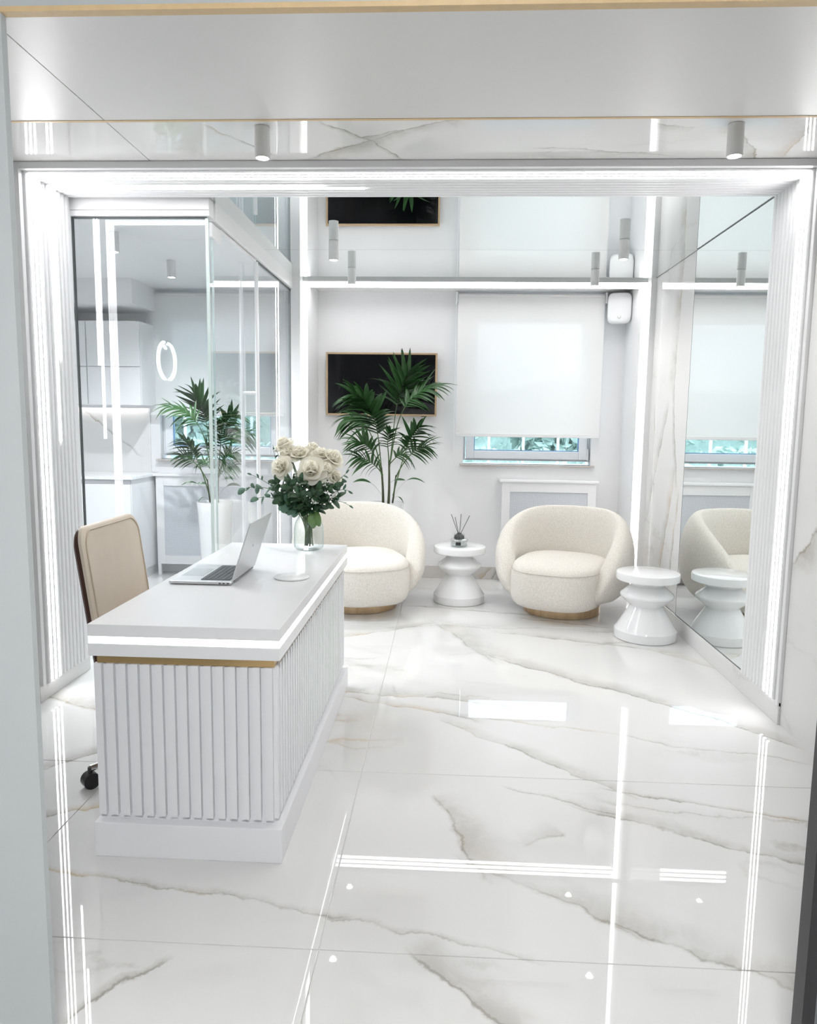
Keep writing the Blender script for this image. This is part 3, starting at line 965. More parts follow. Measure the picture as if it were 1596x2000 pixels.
WB = 0.505
part('backrest', back_solid(0.0, -0.022, WB, 1.0, [(0.0, 0.06), (0.0, 0.02), (0.18, 0.006), (0.45, 0.0), (1.0, 0.0)]), M['beige'], ch, world=False, smooth=45,
     label='beige leather cushion')
part('back_shell', back_solid(-0.0225, -0.046, WB, 0.99, [(0.0, 0.0), (0.6, 0.0), (1.0, 0.01)]), M['walnut'], ch, world=False, smooth=40, label='dark brown wooden shell')
pp = [(chair_x(z, y) + 0.001, y, z + 0.03 * (1 - (y / (WB / 2)) ** 2) * (1 if z > 0.8 else 0)) for (y, z) in back_ring(0, 0, WB, 1.0, 0.018)]
part('piping', MB().tube(pp + [pp[0]], 0.0028, 6, cap=False), plain('piping_leather', (0.52, 0.42, 0.32), 0.45), ch, world=False, smooth=60)


def rounded_slab(x0, x1, y0, y1, z0, z1, r=0.05, e=0.02, n=6):
    mb = MB()
    rings = []
    for (z, ins) in ((z0, e), (z0 + e * 0.3, e * 0.3), (z0 + e, 0), (z1 - e, 0), (z1 - e * 0.3, e * 0.3), (z1, e)):
        ring = []
        for (cx, cyy, a0) in ((x1 - r, y1 - r, 0), (x0 + r, y1 - r, 90), (x0 + r, y0 + r, 180), (x1 - r, y0 + r, 270)):
            for k in range(n):
                a = math.radians(a0 + 90 * k / (n - 1))
                ring.append((cx + (r - ins) * math.cos(a), cyy + (r - ins) * math.sin(a), z))
        rings.append(ring)
    return mb.loops(rings)


part('seat', rounded_slab(0.12, 0.54, -0.235, 0.235, 0.40, 0.49, 0.07, 0.03), M['beige'], ch, world=False, smooth=50)
part('seat_shell', rounded_slab(0.115, 0.53, -0.23, 0.23, 0.375, 0.40, 0.07, 0.008), M['walnut'], ch, world=False, smooth=50)
part('column', MB().tube([(0.33, 0, 0.09), (0.33, 0, 0.375)], 0.024, 16), M['chrome'], ch, world=False, smooth=50)
for k in range(5):
    a = math.radians(72 * k - 133)
    ex, ey = 0.33 + 0.345 * math.cos(a), 0.345 * math.sin(a)
    lg = part('base_arm', MB().tube([(0.33, 0, 0.10), (ex, ey, 0.078)], [0.022, 0.014], 10), M['chrome'], ch, world=False, smooth=50)
    cs = part('caster', MB().tube([(ex - 0.021 * math.sin(a), ey + 0.021 * math.cos(a), 0.031), (ex + 0.021 * math.sin(a), ey - 0.021 * math.cos(a), 0.031)], 0.031, 20),
              M['black'], ch, world=False, smooth=50, label='black twin caster wheel')
    part('caster_stem', MB().tube([(ex, ey, 0.05), (ex, ey, 0.082)], 0.009, 8), M['black'], cs, world=False)

# ------------------------------------------------------------------ armchairs
def shell_mesh():
    mb = MB()
    TH = math.radians(137)
    n = 60
    K = 22
    rings = []
    for i in range(n + 1):
        th = -TH + 2 * TH * i / n
        a = abs(th)
        s = max(0.0, (a - math.radians(22)) / (TH - math.radians(22)))
        top = 0.12 + 0.655 * max(0.0, 1 - s ** 2.3) ** 0.60
        top = max(top, 0.215)
        zb = 0.092 + 0.04 * s
        hw = 0.088 - 0.022 * s
        rc = 0.415 - 0.005 * s
        e = (1.0 if 0 < i < n else 0.35)
        ring = []
        hz = (top - zb) / 2
        cz = (top + zb) / 2
        for k in range(K):
            t = 2 * PI * k / K
            c, sn = math.cos(t), math.sin(t)
            sx = math.copysign(abs(c) ** 0.8, c) * hw * e
            sz = math.copysign(abs(sn) ** 0.72, sn) * hz * (1.0 if e == 1 else 0.82)
            z = cz + sz
            f = (z - 0.1) / 0.68
            r = rc + sx
            r += (0.050 * math.sin(PI * min(1.0, max(0.0, f * 0.95 + 0.06))) - 0.028) * (1.0 if c > -0.2 else 0.35)
            r -= 0.05 * max(0.0, 0.25 - f) / 0.25
            ring.append((r * math.sin(th) * 1.03, r * math.cos(th), z))
        rings.append(ring)
    mb.loops(rings)
    return mb


def seat_mesh():
    mb = MB()
    n = 56
    rings = []

    def plan(a, k):
        c, s = math.cos(a), math.sin(a)
        rx, ry = 0.345, (0.50 if s < 0 else 0.33)
        p = 2.9
        q = (abs(c / rx) ** p + abs(s / ry) ** p) ** (-1 / p)
        return q * k * c, q * k * s
    prof = [(0.086, 0.78), (0.090, 0.88), (0.112, 0.955), (0.16, 0.995), (0.25, 1.0), (0.33, 0.995), (0.375, 0.975), (0.400, 0.93), (0.414, 0.85), (0.424, 0.65), (0.430, 0.35), (0.432, 0.05)]
    for (z, k) in prof:
        ring = []
        for j in range(n):
            x, y = plan(2 * PI * j / n, k)
            ring.append((x, y, z))
        rings.append(ring)
    mb.loops(rings)
    seam = [plan(2 * PI * j / n, 0.985) + (0.360,) for j in range(n // 2 + 2, n - 1)]
    return mb, seam


def make_armchair():
    t = thing('armchair', '-', 'armchair', (0, 0, 0), group='cream swivel armchairs')
    part('back_shell', shell_mesh(), M['boucle'], t, world=False, smooth=80, subsurf=1, label='rounded wrap-around back')
    sm, seam = seat_mesh()
    st = part('seat', sm, M['boucle'], t, world=False, smooth=80, subsurf=1)
    part('seam', MB().tube(seam, 0.0022, 6), plain('seam_thread', (0.55, 0.50, 0.43), 0.9), st, world=False, smooth=60)
    part('swivel_base', MB().lathe([(0.283, 0.0), (0.290, 0.004), (0.290, 0.066), (0.283, 0.07), (0.01, 0.071)], 64), M['bronze'], t, world=False, smooth=40,
         label='brushed bronze swivel ring')
    part('base_plate', MB().lathe([(0.20, 0.070), (0.20, 0.092)], 32), M['black'], t, world=False, smooth=40)
    return t


ac = make_armchair()
ac.location = (0.915, 5.53, 0)
ac.rotation_euler = (0, 0, math.radians(-23))
ac['label'] = 'cream boucle armchair on the right, in front of the radiator cover'
ac2 = copy_tree(ac)
ac2.location = (-0.645, 5.53, 0)
ac2.rotation_euler = (0, 0, math.radians(20))
ac2['label'] = 'cream boucle armchair behind the desk, in front of the palm'

# ------------------------------------------------------------------ side tables
def table_mesh():
    prof = [(0.196, 0.0), (0.203, 0.006), (0.205, 0.05), (0.204, 0.062), (0.185, 0.088), (0.112, 0.212), (0.106, 0.222), (0.112, 0.230), (0.168, 0.277), (0.174, 0.288), (0.174, 0.298),
            (0.168, 0.308), (0.104, 0.362), (0.102, 0.372), (0.115, 0.382), (0.175, 0.390), (0.200, 0.396), (0.206, 0.402), (0.206, 0.440), (0.203, 0.447), (0.196, 0.449), (0.002, 0.449)]
    return MB().lathe(prof, 72)


tb_me = table_mesh().mesh('side_table')
for (x, y, lab) in ((0.133, 5.74, 'glossy white pawn-shaped side table between the two armchairs'), (1.372, 4.86, 'glossy white pawn-shaped side table beside the wall mirror')):
    t = link('side_table', tb_me, M['ceramic'])
    if x < 1:
        finish(t, smooth=28)
    t.location = (x, y, 0.0)
    tag(t, lab, 'side table', 'white side tables')

# ------------------------------------------------------------------ reed diffuser
rd = thing('reed_diffuser', 'small glass reed diffuser with dark sticks on the side table', 'diffuser', (0.125, 5.70, 0.449))
part('bottle', MB().lathe([(0.058, 0.0), (0.066, 0.006), (0.067, 0.05), (0.062, 0.06), (0.045, 0.066), (0.043, 0.10), (0.045, 0.104)], 36), M['vglass'], rd, world=False, smooth=40)
part('oil', MB().lathe([(0.056, 0.004), (0.062, 0.008), (0.062, 0.036), (0.01, 0.037)], 32), M['oil'], rd, world=False, smooth=40)
part('collar', MB().lathe([(0.066, 0.050), (0.071, 0.054), (0.071, 0.062), (0.060, 0.067)], 36), M['chrome'], rd, world=False, smooth=40)
part('stopper', MB().lathe([(0.040, 0.066), (0.040, 0.085), (0.022, 0.105), (0.006, 0.112)], 24), M['black'], rd, world=False, smooth=40, label='black stopper')
part('label_plate', bx(-0.028, 0.012, -0.068, -0.0665, 0.020, 0.045), M['black'], rd, world=False)
for k, (dx, dy, hz) in enumerate(((-0.066, 0.01, 0.255), (-0.036, -0.03, 0.238), (0.012, 0.015, 0.258), (0.078, 0.0, 0.248))):
    part('reed', MB().tube([(dx * 0.05, dy * 0.05, 0.09), (dx, dy, hz)], 0.0022, 6), M['reed'], rd, world=False)

# ------------------------------------------------------------------ television
tv = thing('television', 'black wall television with thin oak frame', 'television', (-0.576, YB - 0.03, 1.75))
x0, x1, z0, z1 = -1.070, -0.083, 1.474, 2.026
part('frame', MB().box(x0, x0 + 0.016, YB - 0.064, YB - 0.035, z0, z1).box(x1 - 0.016, x1, YB - 0.064, YB - 0.035, z0, z1)
     .box(x0 + 0.016, x1 - 0.016, YB - 0.064, YB - 0.035, z1 - 0.016, z1).box(x0 + 0.016, x1 - 0.016, YB - 0.064, YB - 0.035, z0, z0 + 0.016), M['tvframe'], tv, bevel=0.002)
part('screen', bx(x0 + 0.016, x1 - 0.016, YB - 0.058, YB - 0.035, z0 + 0.016, z1 - 0.016), M['screen'], tv)
part('housing', bx(x0 + 0.03, x1 - 0.03, YB - 0.035, YB, z0 + 0.05, z1 - 0.05), M['black'], tv)
part('sensor', bx(-0.22, -0.17, YB - 0.058, YB - 0.04, z0 - 0.006, z0), M['black'], tv)

# ------------------------------------------------------------------ wall speaker
sk = thing('wall_speaker', 'white rounded loudspeaker in the corner above the window', 'speaker', (1.468, YB - 0.12, 2.405), math.radians(-14))


def speaker_body():
    rings = []
    for (y, s, b) in ((0.09, 0.72, 0.0), (0.05, 0.93, 0.0), (-0.02, 1.0, 0.0), (-0.055, 0.985, 0.0), (-0.066, 0.93, 0.0), (-0.070, 0.80, 0.0), (-0.072, 0.3, 0.0)):
        ring = []
        for k in range(40):
            a = 2 * PI * k / 40
            c, q = math.cos(a), math.sin(a)
            r = (abs(c / 0.100) ** 5 + abs(q / 0.128) ** 5) ** (-1 / 5)
            ring.append((r * c * s, y, r * q * s))
        rings.append(ring)
    return MB().loops(rings)


part('cabinet', speaker_body(), M['plastic'], sk, world=False, smooth=45)
mk = part('tweeter_dome', MB().lathe([(0.016, 0.0), (0.012, 0.006), (0.003, 0.008)], 20), M['spot'], sk, world=False, smooth=50)
mk.location = (0.0, -0.071, -0.075)
mk.rotation_euler = (PI / 2, 0, 0)
part('bracket', bx(-0.02, 0.02, 0.08, 0.118, -0.05, 0.05), M['gap'], sk, world=False)

# ------------------------------------------------------------------ kitchen behind the glass
lc = thing('base_cabinet', 'white kitchen base cabinet behind the glass', 'cabinet', (-3.1, 6.3, 0))
part('carcass', bx(-3.55, -2.642, 6.02, YB - 0.014, 0.09, 0.905), M['lacquer'], lc, bevel=0.002)
for (a, b) in ((-3.55, -3.10), (-3.096, -2.644)):
    dr = part('door_panel', bx(a + 0.002, b - 0.002, 6.0, 6.019, 0.10, 0.868), M['lacquer'], lc, bevel=0.0015)
    part('grip_groove', bx(a + 0.002, b - 0.002, 6.006, 6.019, 0.870, 0.900), M['gap'] if False else plain('groove_grey', (0.5, 0.5, 0.52), 0.5), dr)
part('kickboard', bx(-3.55, -2.66, 6.06, YB - 0.014, 0.0, 0.09), M['trim'], lc)
wt = link('worktop', bx(-3.575, -2.625, 5.985, YB - 0.013, 0.906, 0.930).mesh('worktop'), M['lacquer'])
finish(wt, bevel=0.002)
tag(wt, 'white worktop on the kitchen base cabinet', 'worktop')
uc = thing('wall_cabinet', 'white kitchen wall cabinet hung above the worktop', 'cabinet', (-3.1, 6.4, 1.5))
part('carcass', bx(-3.55, -2.61, 6.22, YB, 1.535, 2.24), M['lacquer'], uc, bevel=0.002)
for (a, b) in ((-3.55, -3.08), (-3.076, -2.612)):
    part('door_panel', bx(a + 0.002, b - 0.002, 6.198, 6.219, 1.86, 2.24), M['lacquer'], uc, bevel=0.0015)
    part('door_panel', bx(a + 0.002, b - 0.002, 6.198, 6.219, 1.535, 1.855), M['lacquer'], uc, bevel=0.0015)
part('under_light', bx(-3.5, -2.7, 6.54, 6.57, 1.529, 1.535), emissive('under_light', (1.0, 0.90, 0.85), 6.0), uc)
part('light_lip', bx(-3.55, -2.612, 6.50, 6.515, 1.512, 1.535), M['lacquer'], uc)
struct('trim_4', bx(-3.575, -2.70, YB - 0.012, YB, 0.93, 1.53), M['splash'], 'veined stone backsplash above the worktop', 'backsplash')
struct('trim_5', bx(-3.58, -2.60, 6.05, YB, 2.36, ZC), M['wall'], 'boxed beam under the kitchen ceiling', 'beam')

# ------------------------------------------------------------------ potted palms
def leaflet_mesh(length, width, droop, name='leaflet'):
    """blade along +X, width in Y, drooping in -Z, with a folded middle"""
    n = 7
    mb = MB()
    for i in range(n + 1):
        s = i / n
        w = width * (math.sin(PI * min(1.0, (s * 0.92 + 0.08)) ** 0.62) ** 0.8) * 0.5 if s < 1 else 0.0004
        x = length * s * (1 - 0.12 * droop * s)
        z = -droop * length * 0.55 * s * s
        mb.v += [(x, -w, z - w * 0.25), (x, 0, z + w * 0.25), (x, w, z - w * 0.25)]
        if i:
            b = (i - 1) * 3
            mb.f += [(b, b + 3, b + 4, b + 1), (b + 1, b + 4, b + 5, b + 2)]
    me = mb.mesh(name)
    for p in me.polygons:
        p.use_smooth = True
    return me


LEAFLETS = {}


def get_leaflet(kind, mat):
    key = (kind, mat.name)
    if key not in LEAFLETS:
        me = leaflet_mesh(1.0, 0.15 if kind < 2 else 0.18, (0.25, 0.8, 1.5)[kind])
        me.materials.append(mat)
        LEAFLETS[key] = me
    return LEAFLETS[key]


def bezier(pts, n):
    P = [Vector(p) for p in pts]
    out = []
    for i in range(n + 1):
        t = i / n
        Q = P[:]
        while len(Q) > 1:
            Q = [Q[k].lerp(Q[k + 1], t) for k in range(len(Q) - 1)]
        out.append(Q[0])
    return out


def frond(palm, pts, start, count, ll, facing, mat, kind=1):
    count = int(count * 1.35)
    cur = bezier(pts, 26)
    rad = [0.0055 * (1 - 0.75 * i / 26) for i in range(27)]
    fo = part('frond', MB().tube(cur, rad, 6), M['stem'], palm, world=False, smooth=60)
    for side in (-1, 1):
        for k in range(count):
            s = start + (1 - start) * (k + (0.25 if side < 0 else 0.5)) / count
            fi = s * 26
            i = min(25, int(fi))
            p = cur[i].lerp(cur[i + 1], fi - i)
            tg = (cur[min(26, i + 2)] - cur[max(0, i - 1)]).normalized()
            nrm = Vector(facing).normalized()
            nrm = (nrm - tg * nrm.dot(tg)).normalized()
            sd = tg.cross(nrm) * side
            q = (s - start) / (1 - start)
            spread = math.radians(58 - 38 * q + random.uniform(-6, 6))
            d = (tg * math.cos(spread) + sd * math.sin(spread) + nrm * random.uniform(0.05, 0.30)).normalized()
            L = ll * (0.62 + 0.55 * math.sin(PI * (0.18 + 0.72 * q))) * random.uniform(0.88, 1.1)
            kd = kind if random.random() < 0.7 else random.choice((0, 1, 2))
            upv = (nrm - d * nrm.dot(d)).normalized()
            if upv.z < 0:
                upv = -upv
            # droop always bends towards the floor
            dn = Vector((0, 0, 1)) - d * d.z
            if dn.length > 0.15:
                upv = (upv * 0.35 + dn.normalized() * 0.65).normalized()
                upv = (upv - d * upv.dot(d)).normalized()
            yv = upv.cross(d)
            lf_ = link('leaflet', get_leaflet(kd, mat), None, fo)
            mat3 = Matrix((d * L, yv * L, upv * L)).transposed()
            lf_.matrix_local = Matrix.Translation(p) @ mat3.to_4x4()
    return fo


def px(u, v, y=0.0):
    return ((u - 752) * 0.00438, y, (985 - v) * 0.00440)


def potted_palm(loc, rz, label, fs=1.0, mirror=1):
    t = thing('potted_palm', label, 'plant', loc, rz, group='potted palms')
    H0 = 0.735
    pot_prof = [(0.105, 0.0), (0.112, 0.004), (0.140, H0 - 0.10), (0.148, H0 - 0.02), (0.148, H0), (0.140, H0), (0.134, H0 - 0.02), (0.125, H0 - 0.04)]
    part('pot', MB().lathe(pot_prof, 48), M['ceramic'], t, world=False, smooth=35, label='tall glossy white pot')
    part('soil', MB().lathe([(0.133, H0 - 0.05), (0.132, H0 - 0.03), (0.01, H0 - 0.022)], 32), M['soil'], t, world=False, smooth=50)
    zb = H0 - 0.03

    def W(p, dz=0.0):
        return (p[0] * mirror * fs, p[1], p[2] * fs + zb + 0.02)
    for (b, m_, e, r) in (((746, 985, 0.0), (746, 955, 0.0), (742, 915, 0.0), 0.012), ((757, 985, -0.02), (759, 950, -0.02), (757, 900, -0.02), 0.012), ((764, 985, 0.03), (768, 960, 0.03), (770, 930, 0.03), 0.008)):
        part('stem', MB().tube(bezier([W(px(*b)), W(px(*m_)), W(px(*e))], 8), [r * (1 - 0.05 * i) for i in range(9)], 10), M['trunk'], t, world=False, smooth=60)
    FR = [
        # control points (u, v, y), start, count, leaflet length, facing, kind
        ([(743, 925, 0), (738, 880, 0), (734, 835, -0.02), (735, 790, -0.10), (690, 775, -0.20)], 0.42, 13, 0.27, (-0.35, -0.9, 0.35), 1),
        ([(757, 920, 0.02), (764, 860, 0.03), (766, 810, 0.04), (768, 775, 0.05), (795, 728, 0.02)], 0.62, 11, 0.25, (0.1, -1, 0.2), 0),
        ([(760, 900, 0.0), (768, 850, 0.0), (772, 800, -0.02), (800, 762, -0.05), (856, 758, -0.12)], 0.55, 11, 0.20, (0.2, -0.55, 0.8), 1),
        ([(765, 970, 0.02), (778, 915, 0.0), (790, 880, -0.02), (797, 850, -0.06), (820, 832, -0.10)], 0.52, 9, 0.19, (0.4, -0.9, 0.3), 1),
        ([(744, 935, 0), (737, 900, -0.04), (728, 880, -0.08), (712, 862, -0.12), (690, 862, -0.16)], 0.45, 8, 0.18, (-0.4, -0.8, 0.5), 1),
        ([(745, 930, 0), (738, 915, -0.04), (722, 900, -0.09), (706, 892, -0.12), (695, 893, -0.14)], 0.25, 8, 0.15, (-0.4, -0.8, 0.5), 1),
        ([(757, 905, -0.02), (757, 880, -0.05), (752, 865, -0.08), (757, 850, -0.12), (762, 842, -0.14)], 0.35, 7, 0.14, (0.1, -1, 0.3), 1),
        ([(770, 935, 0.03), (782, 905, 0.03), (800, 885, 0.02), (815, 872, 0.0), (832, 872, -0.02)], 0.5, 7, 0.16, (0.4, -0.7, 0.6), 1),
        ([(742, 925, 0.02), (728, 860, 0.05), (715, 835, 0.08), (700, 815, 0.10), (668, 822, 0.06)], 0.5, 10, 0.20, (-0.3, -0.5, 0.8), 2),
        ([(757, 910, 0.0), (765, 900, 0.02), (772, 893, 0.05), (780, 885, 0.06), (790, 890, 0.06)], 0.4, 5, 0.13, (0.2, -0.8, 0.6), 2),
    ]
    for (cp, st, cnt, ll, fc, kd) in FR:
        pts = [W(px(u, v, y)) for (u, v, y) in cp]
        fc = (fc[0] * mirror, fc[1], fc[2])
        frond(t, pts, st, cnt, ll * fs, fc, M['palm'], kd)
    # single arching blades low down
    for (cp, w) in (([(770, 968, 0.02), (785, 938, 0.0), (803, 925, -0.02), (828, 943, -0.04)], 0.012), ([(743, 968, 0.0), (730, 948, -0.02), (712, 930, -0.04), (688, 944, -0.06)], 0.02),
                    ([(766, 978, -0.02), (772, 965, -0.05), (784, 970, -0.06), (788, 985, -0.07)], 0.012), ([(757, 950, -0.03), (762, 938, -0.05), (775, 934, -0.05), (790, 938, -0.06)], 0.016)):
        cur = bezier([W(px(*c)) for c in cp], 16)
        mb = MB()
        rings = []
        for i, p in enumerate(cur):
            s = i / 16
            ww = w * (0.12 if s < 0.45 else (0.12 + math.sin(PI * (s - 0.45) / 0.55) ** 0.7))
            rings.append([(p.x, p.y - ww * 0.3, p.z - ww * 0.5), (p.x, p.y, p.z + ww * 0.15), (p.x, p.y + ww * 0.3, p.z + ww * 0.5)])
        mb.loops(rings, closed=False)
        part('blade', mb, M['palm'], t, world=False, smooth=70)
    return t


potted_palm((-0.497, 6.21, 0.0), 0.0, 'tall green palm in a white pot in front of the television')
potted_palm((-1.93, 6.02, 0.0), math.radians(8), 'green palm in a white pot inside the glazed kitchen', 0.80, -1)

# ------------------------------------------------------------------ vase with bouquet
VX, VY = -0.677, 3.60
vs = thing('glass_vase', 'ribbed clear glass vase with water holding the bouquet', 'vase', (VX, VY, DESK_Z))
rib = lambda a, z: 1.0 + (0.034 * math.cos(40 * a) if z > 0.012 else 0.0)
vprof = [(0.052, 0.0), (0.064, 0.004), (0.0715, 0.016), (0.0735, 0.035), (0.0735, 0.085), (0.071, 0.118), (0.063, 0.146), (0.052, 0.164), (0.048, 0.178), (0.051, 0.190)]
mbv = MB()
rings = []
for (r, z) in vprof:
    rings.append([(r * rib(2 * PI * j / 320, z) * math.cos(2 * PI * j / 320), r * rib(2 * PI * j / 320, z) * math.sin(2 * PI * j / 320), z) for j in range(320)])
mbv.loops(rings, cap=False)
mbv.f.append(tuple(reversed(range(320))))
part('glass_body', mbv, M['vglass'], vs, world=False, smooth=60)
part('water', MB().lathe([(0.055, 0.006), (0.066, 0.016), (0.069, 0.035), (0.069, 0.104), (0.002, 0.105)], 40), M['water'], vs, world=False, smooth=40)

BZ = DESK_Z + 0.19


def bq(u, v, dy=0.0):
    return Vector((VX + (u - 603) * 0.00252, VY + dy, 0.979 + (1000 - v) * 0.00256))


def petal_mesh(w, h, curl):
    """cupped petal: base at origin, growing along +Z, bulging to +X, lip curling out"""
    mb = MB()
    nu, nv = 6, 6
    for j in range(nv + 1):
        t = j / nv
        hw = w * (math.sin(PI * (0.12 + 0.70 * t)) ** 0.75)
        for i in range(nu + 1):
            s = -1 + 2 * i / nu
            y = hw * s
            bulge = 0.55 * h * math.sin(PI * 0.62 * t) * 0.62
            x = bulge - 0.5 * w * s * s * (0.9 - 0.3 * t) + curl * h * max(0, t - 0.62) ** 2 * 2.6
            z = h * t * (1 - 0.10 * s * s) - curl * h * max(0, t - 0.72) ** 2 * 1.6
            mb.v.append((x, y, z))
    for j in range(nv):
        for i in range(nu):
            b = j * (nu + 1) + i
            mb.f.append((b, b + 1, b + nu + 2, b + nu + 1))
    me = mb.mesh('petal')
    for p in me.polygons:
        p.use_smooth = True
    return me


P_OUT = petal_mesh(0.030, 0.043, 0.8)
P_MID = petal_mesh(0.026, 0.043, 0.30)
P_IN = petal_mesh(0.018, 0.042, -0.15)
for m_, mm in ((P_OUT, M['petal']), (P_MID, M['petal']), (P_IN, M['petal'])):
    m_.materials.append(mm)


def rose(pos, aim, size, label):
    t = thing('rose', label, 'rose', tuple(pos), group='cream roses in the vase')
    size *= 1.18
    q = Vector(aim).normalized().to_track_quat('Z', 'Y').to_matrix()
    foot = Vector((VX + random.uniform(-0.02, 0.02), VY + random.uniform(-0.02, 0.02), DESK_Z + 0.02)) - Vector(pos)
    neck = Vector((VX + random.uniform(-0.02, 0.02), VY + random.uniform(-0.02, 0.02), BZ - 0.01)) - Vector(pos)
    tip = -(q @ Vector((0, 0, 0.014 * size)))
    part('stem', MB().tube(bezier([tuple(foot), tuple(neck), tuple(neck * 0.5 + tip * 0.5 + Vector((0, 0, 0.01))), tuple(tip)], 10), 0.0028, 6), M['stem'], t, world=False, smooth=60)
    part('calyx', MB().lathe([(0.003, -0.016 * size), (0.012 * size, -0.008 * size), (0.014 * size, 0.0), (0.003, 0.004)], 12), M['leaf_light'], t, world=False, smooth=60).matrix_local = q.to_4x4()
    for (me, n, rad, tilt, z) in ((P_IN, 3, -0.010, -22, 0.004), (P_IN, 4, -0.006, -14, 0.003), (P_MID, 5, -0.004, -4, 0.002), (P_MID, 5, 0.001, 8, 0.0), (P_OUT, 5, 0.004, 22, -0.003), (P_OUT, 5, 0.007, 42, -0.007)):
        a0 = random.uniform(0, 6.28)
        for k in range(n):
            a = a0 + 2 * PI * k / n + random.uniform(-0.15, 0.15)
            m4 = q.to_4x4() @ Matrix.Rotation(a, 4, 'Z') @ Matrix.Translation((rad * size, 0, z * size)) @ Matrix.Rotation(math.radians(tilt + random.uniform(-4, 4)), 4, 'Y') @ Matrix.Scale(size, 4)
            p_ = link('petal', me, None, t)
            p_.matrix_local = m4
    return t


ROSES = [((556, 880, 0.02), (-0.45, -0.3, 0.9), 1.0, 'cream rose at the top left of the bouquet'),
         ((566, 896, 0.0), (-0.3, -0.6, 0.8), 1.0, 'cream rose below the top left rose of the bouquet'),
         ((557, 918, -0.06), (-0.4, -0.85, 0.35), 1.05, 'cream rose at the left front of the bouquet'),
         ((588, 896, -0.02), (-0.05, -0.55, 0.85), 1.0, 'cream rose in the upper middle of the bouquet'),
         ((608, 890, 0.03), (0.1, -0.2, 0.95), 0.95, 'half hidden cream rose at the top of the bouquet'),
         ((616, 922, -0.08), (0.05, -0.92, 0.38), 1.25, 'large open cream rose at the front of the bouquet'),
         ((636, 922, -0.04), (0.4, -0.75, 0.4), 1.0, 'cream rose right beside the large open front rose'),
         ((628, 900, -0.01), (0.2, -0.6, 0.8), 1.05, 'cream rose above the large open front rose'),
         ((649, 904, 0.0), (0.55, -0.45, 0.7), 1.05, 'cream rose at the right top of the bouquet'),
         ((655, 935, -0.03), (0.7, -0.6, 0.25), 0.75, 'small cream rose at the lower right of the bouquet')]
for (c, aim, sz, lab) in ROSES:
    rose(bq(*c), aim, sz, lab)


def round_leaf(w=1.0, asp=1.0):
    mb = MB()
    n = 6
    for i in range(n + 1):
        s = i / n
        hw = 0.5 * w * asp * math.sin(PI * (0.06 + 0.90 * s)) ** 0.7
        z = 0.10 * math.sin(PI * s) - 0.12 * s * s
        mb.v += [(s, -hw, z - 0.08 * asp), (s, -hw * 0.5, z - 0.01), (s, 0, z), (s, hw * 0.5, z - 0.01), (s, hw, z - 0.08 * asp)]
        if i:
            b = (i - 1) * 5
            for k in range(4):
                mb.f.append((b + k, b + 5 + k, b + 6 + k, b + 1 + k))
    me = mb.mesh('leaf')
    for p in me.polygons:
        p.use_smooth = True
    return me


LEAF_R, LEAF_L, LEAF_D = round_leaf(1.0, 0.95), round_leaf(1.0, 0.42), round_leaf(1.0, 0.6)
LEAF_R.materials.append(M['leaf_euc'])
LEAF_L.materials.append(M['leaf_euc'])
LEAF_D.materials.append(M['leaf_dark'])
LEAF_G = LEAF_D.copy()
LEAF_G.materials.clear()
LEAF_G.materials.append(M['leaf_light'])


def sprig(name, pts, n, size, me, label, cat, group, start=0.3, jit=0.6):
    base = Vector((VX + random.uniform(-0.015, 0.015), VY + random.uniform(-0.015, 0.015), DESK_Z + 0.03))
    t = thing(name, label, cat, tuple(base), group=group)
    P = [Vector((0, 0, 0)), Vector((VX, VY, BZ)) - base] + [p - base for p in pts]
    cur = bezier([tuple(p) for p in P], 24)
    part('stem', MB().tube(cur, [0.0026 - 0.0016 * i / 24 for i in range(25)], 5), M['stem'], t, world=False, smooth=60)
    for k in range(n):
        s = start + (1 - start) * (k + 0.5) / n
        i = min(23, int(s * 24))
        p = cur[i]
        tg = (cur[i + 1] - cur[i]).normalized()
        rnd = Vector((random.uniform(-1, 1), random.uniform(-1, 1), random.uniform(-1, 1)))
        d = (tg * 0.45 + (rnd - tg * rnd.dot(tg)).normalized() * (0.9 if k < n - 1 else 0.1)).normalized()
        upv = Vector((random.uniform(-jit, jit), -0.7, 0.7 + random.uniform(-jit, jit)))
        upv = (upv - d * upv.dot(d)).normalized()
        L = size * random.uniform(0.75, 1.2)
        lf_ = link('leaf', me, None, t)
        lf_.matrix_local = Matrix.Translation(p) @ Matrix((d * L, upv.cross(d) * L, upv * L)).transposed().to_4x4()
    return t


EU = [([(560, 960, -0.02), (510, 945, -0.04), (474, 962, -0.05)], 13, 0.040, LEAF_R, 'long eucalyptus sprig reaching left out of the bouquet'),
      ([(565, 975, -0.04), (530, 945, -0.05), (486, 930, -0.04)], 11, 0.027, LEAF_L, 'eucalyptus sprig pointing up left beside the long one'),
      ([(560, 985, -0.05), (535, 965, -0.07), (505, 978, -0.08)], 9, 0.040, LEAF_R, 'eucalyptus sprig hanging at the lower left of the bouquet'),
      ([(640, 965, -0.03), (670, 950, -0.04), (688, 962, -0.05)], 11, 0.026, LEAF_L, 'narrow leaved sprig reaching right out of the bouquet'),
      ([(640, 980, -0.02), (665, 972, -0.03), (690, 992, -0.04)], 11, 0.022, LEAF_L, 'thin drooping sprig at the right of the bouquet'),
      ([(645, 955, -0.04), (672, 935, -0.06), (682, 925, -0.05)], 9, 0.024, LEAF_L, 'thin sprig rising at the right of the bouquet'),
      ([(580, 985, -0.07), (572, 975, -0.11), (566, 990, -0.12)], 8, 0.055, LEAF_R, 'round leaved eucalyptus sprig at the lower front of the bouquet'),
      ([(545, 940, 0.0), (535, 915, 0.02), (530, 875, 0.02)], 7, 0.020, LEAF_L, 'slim sprig at the upper left of the bouquet')]
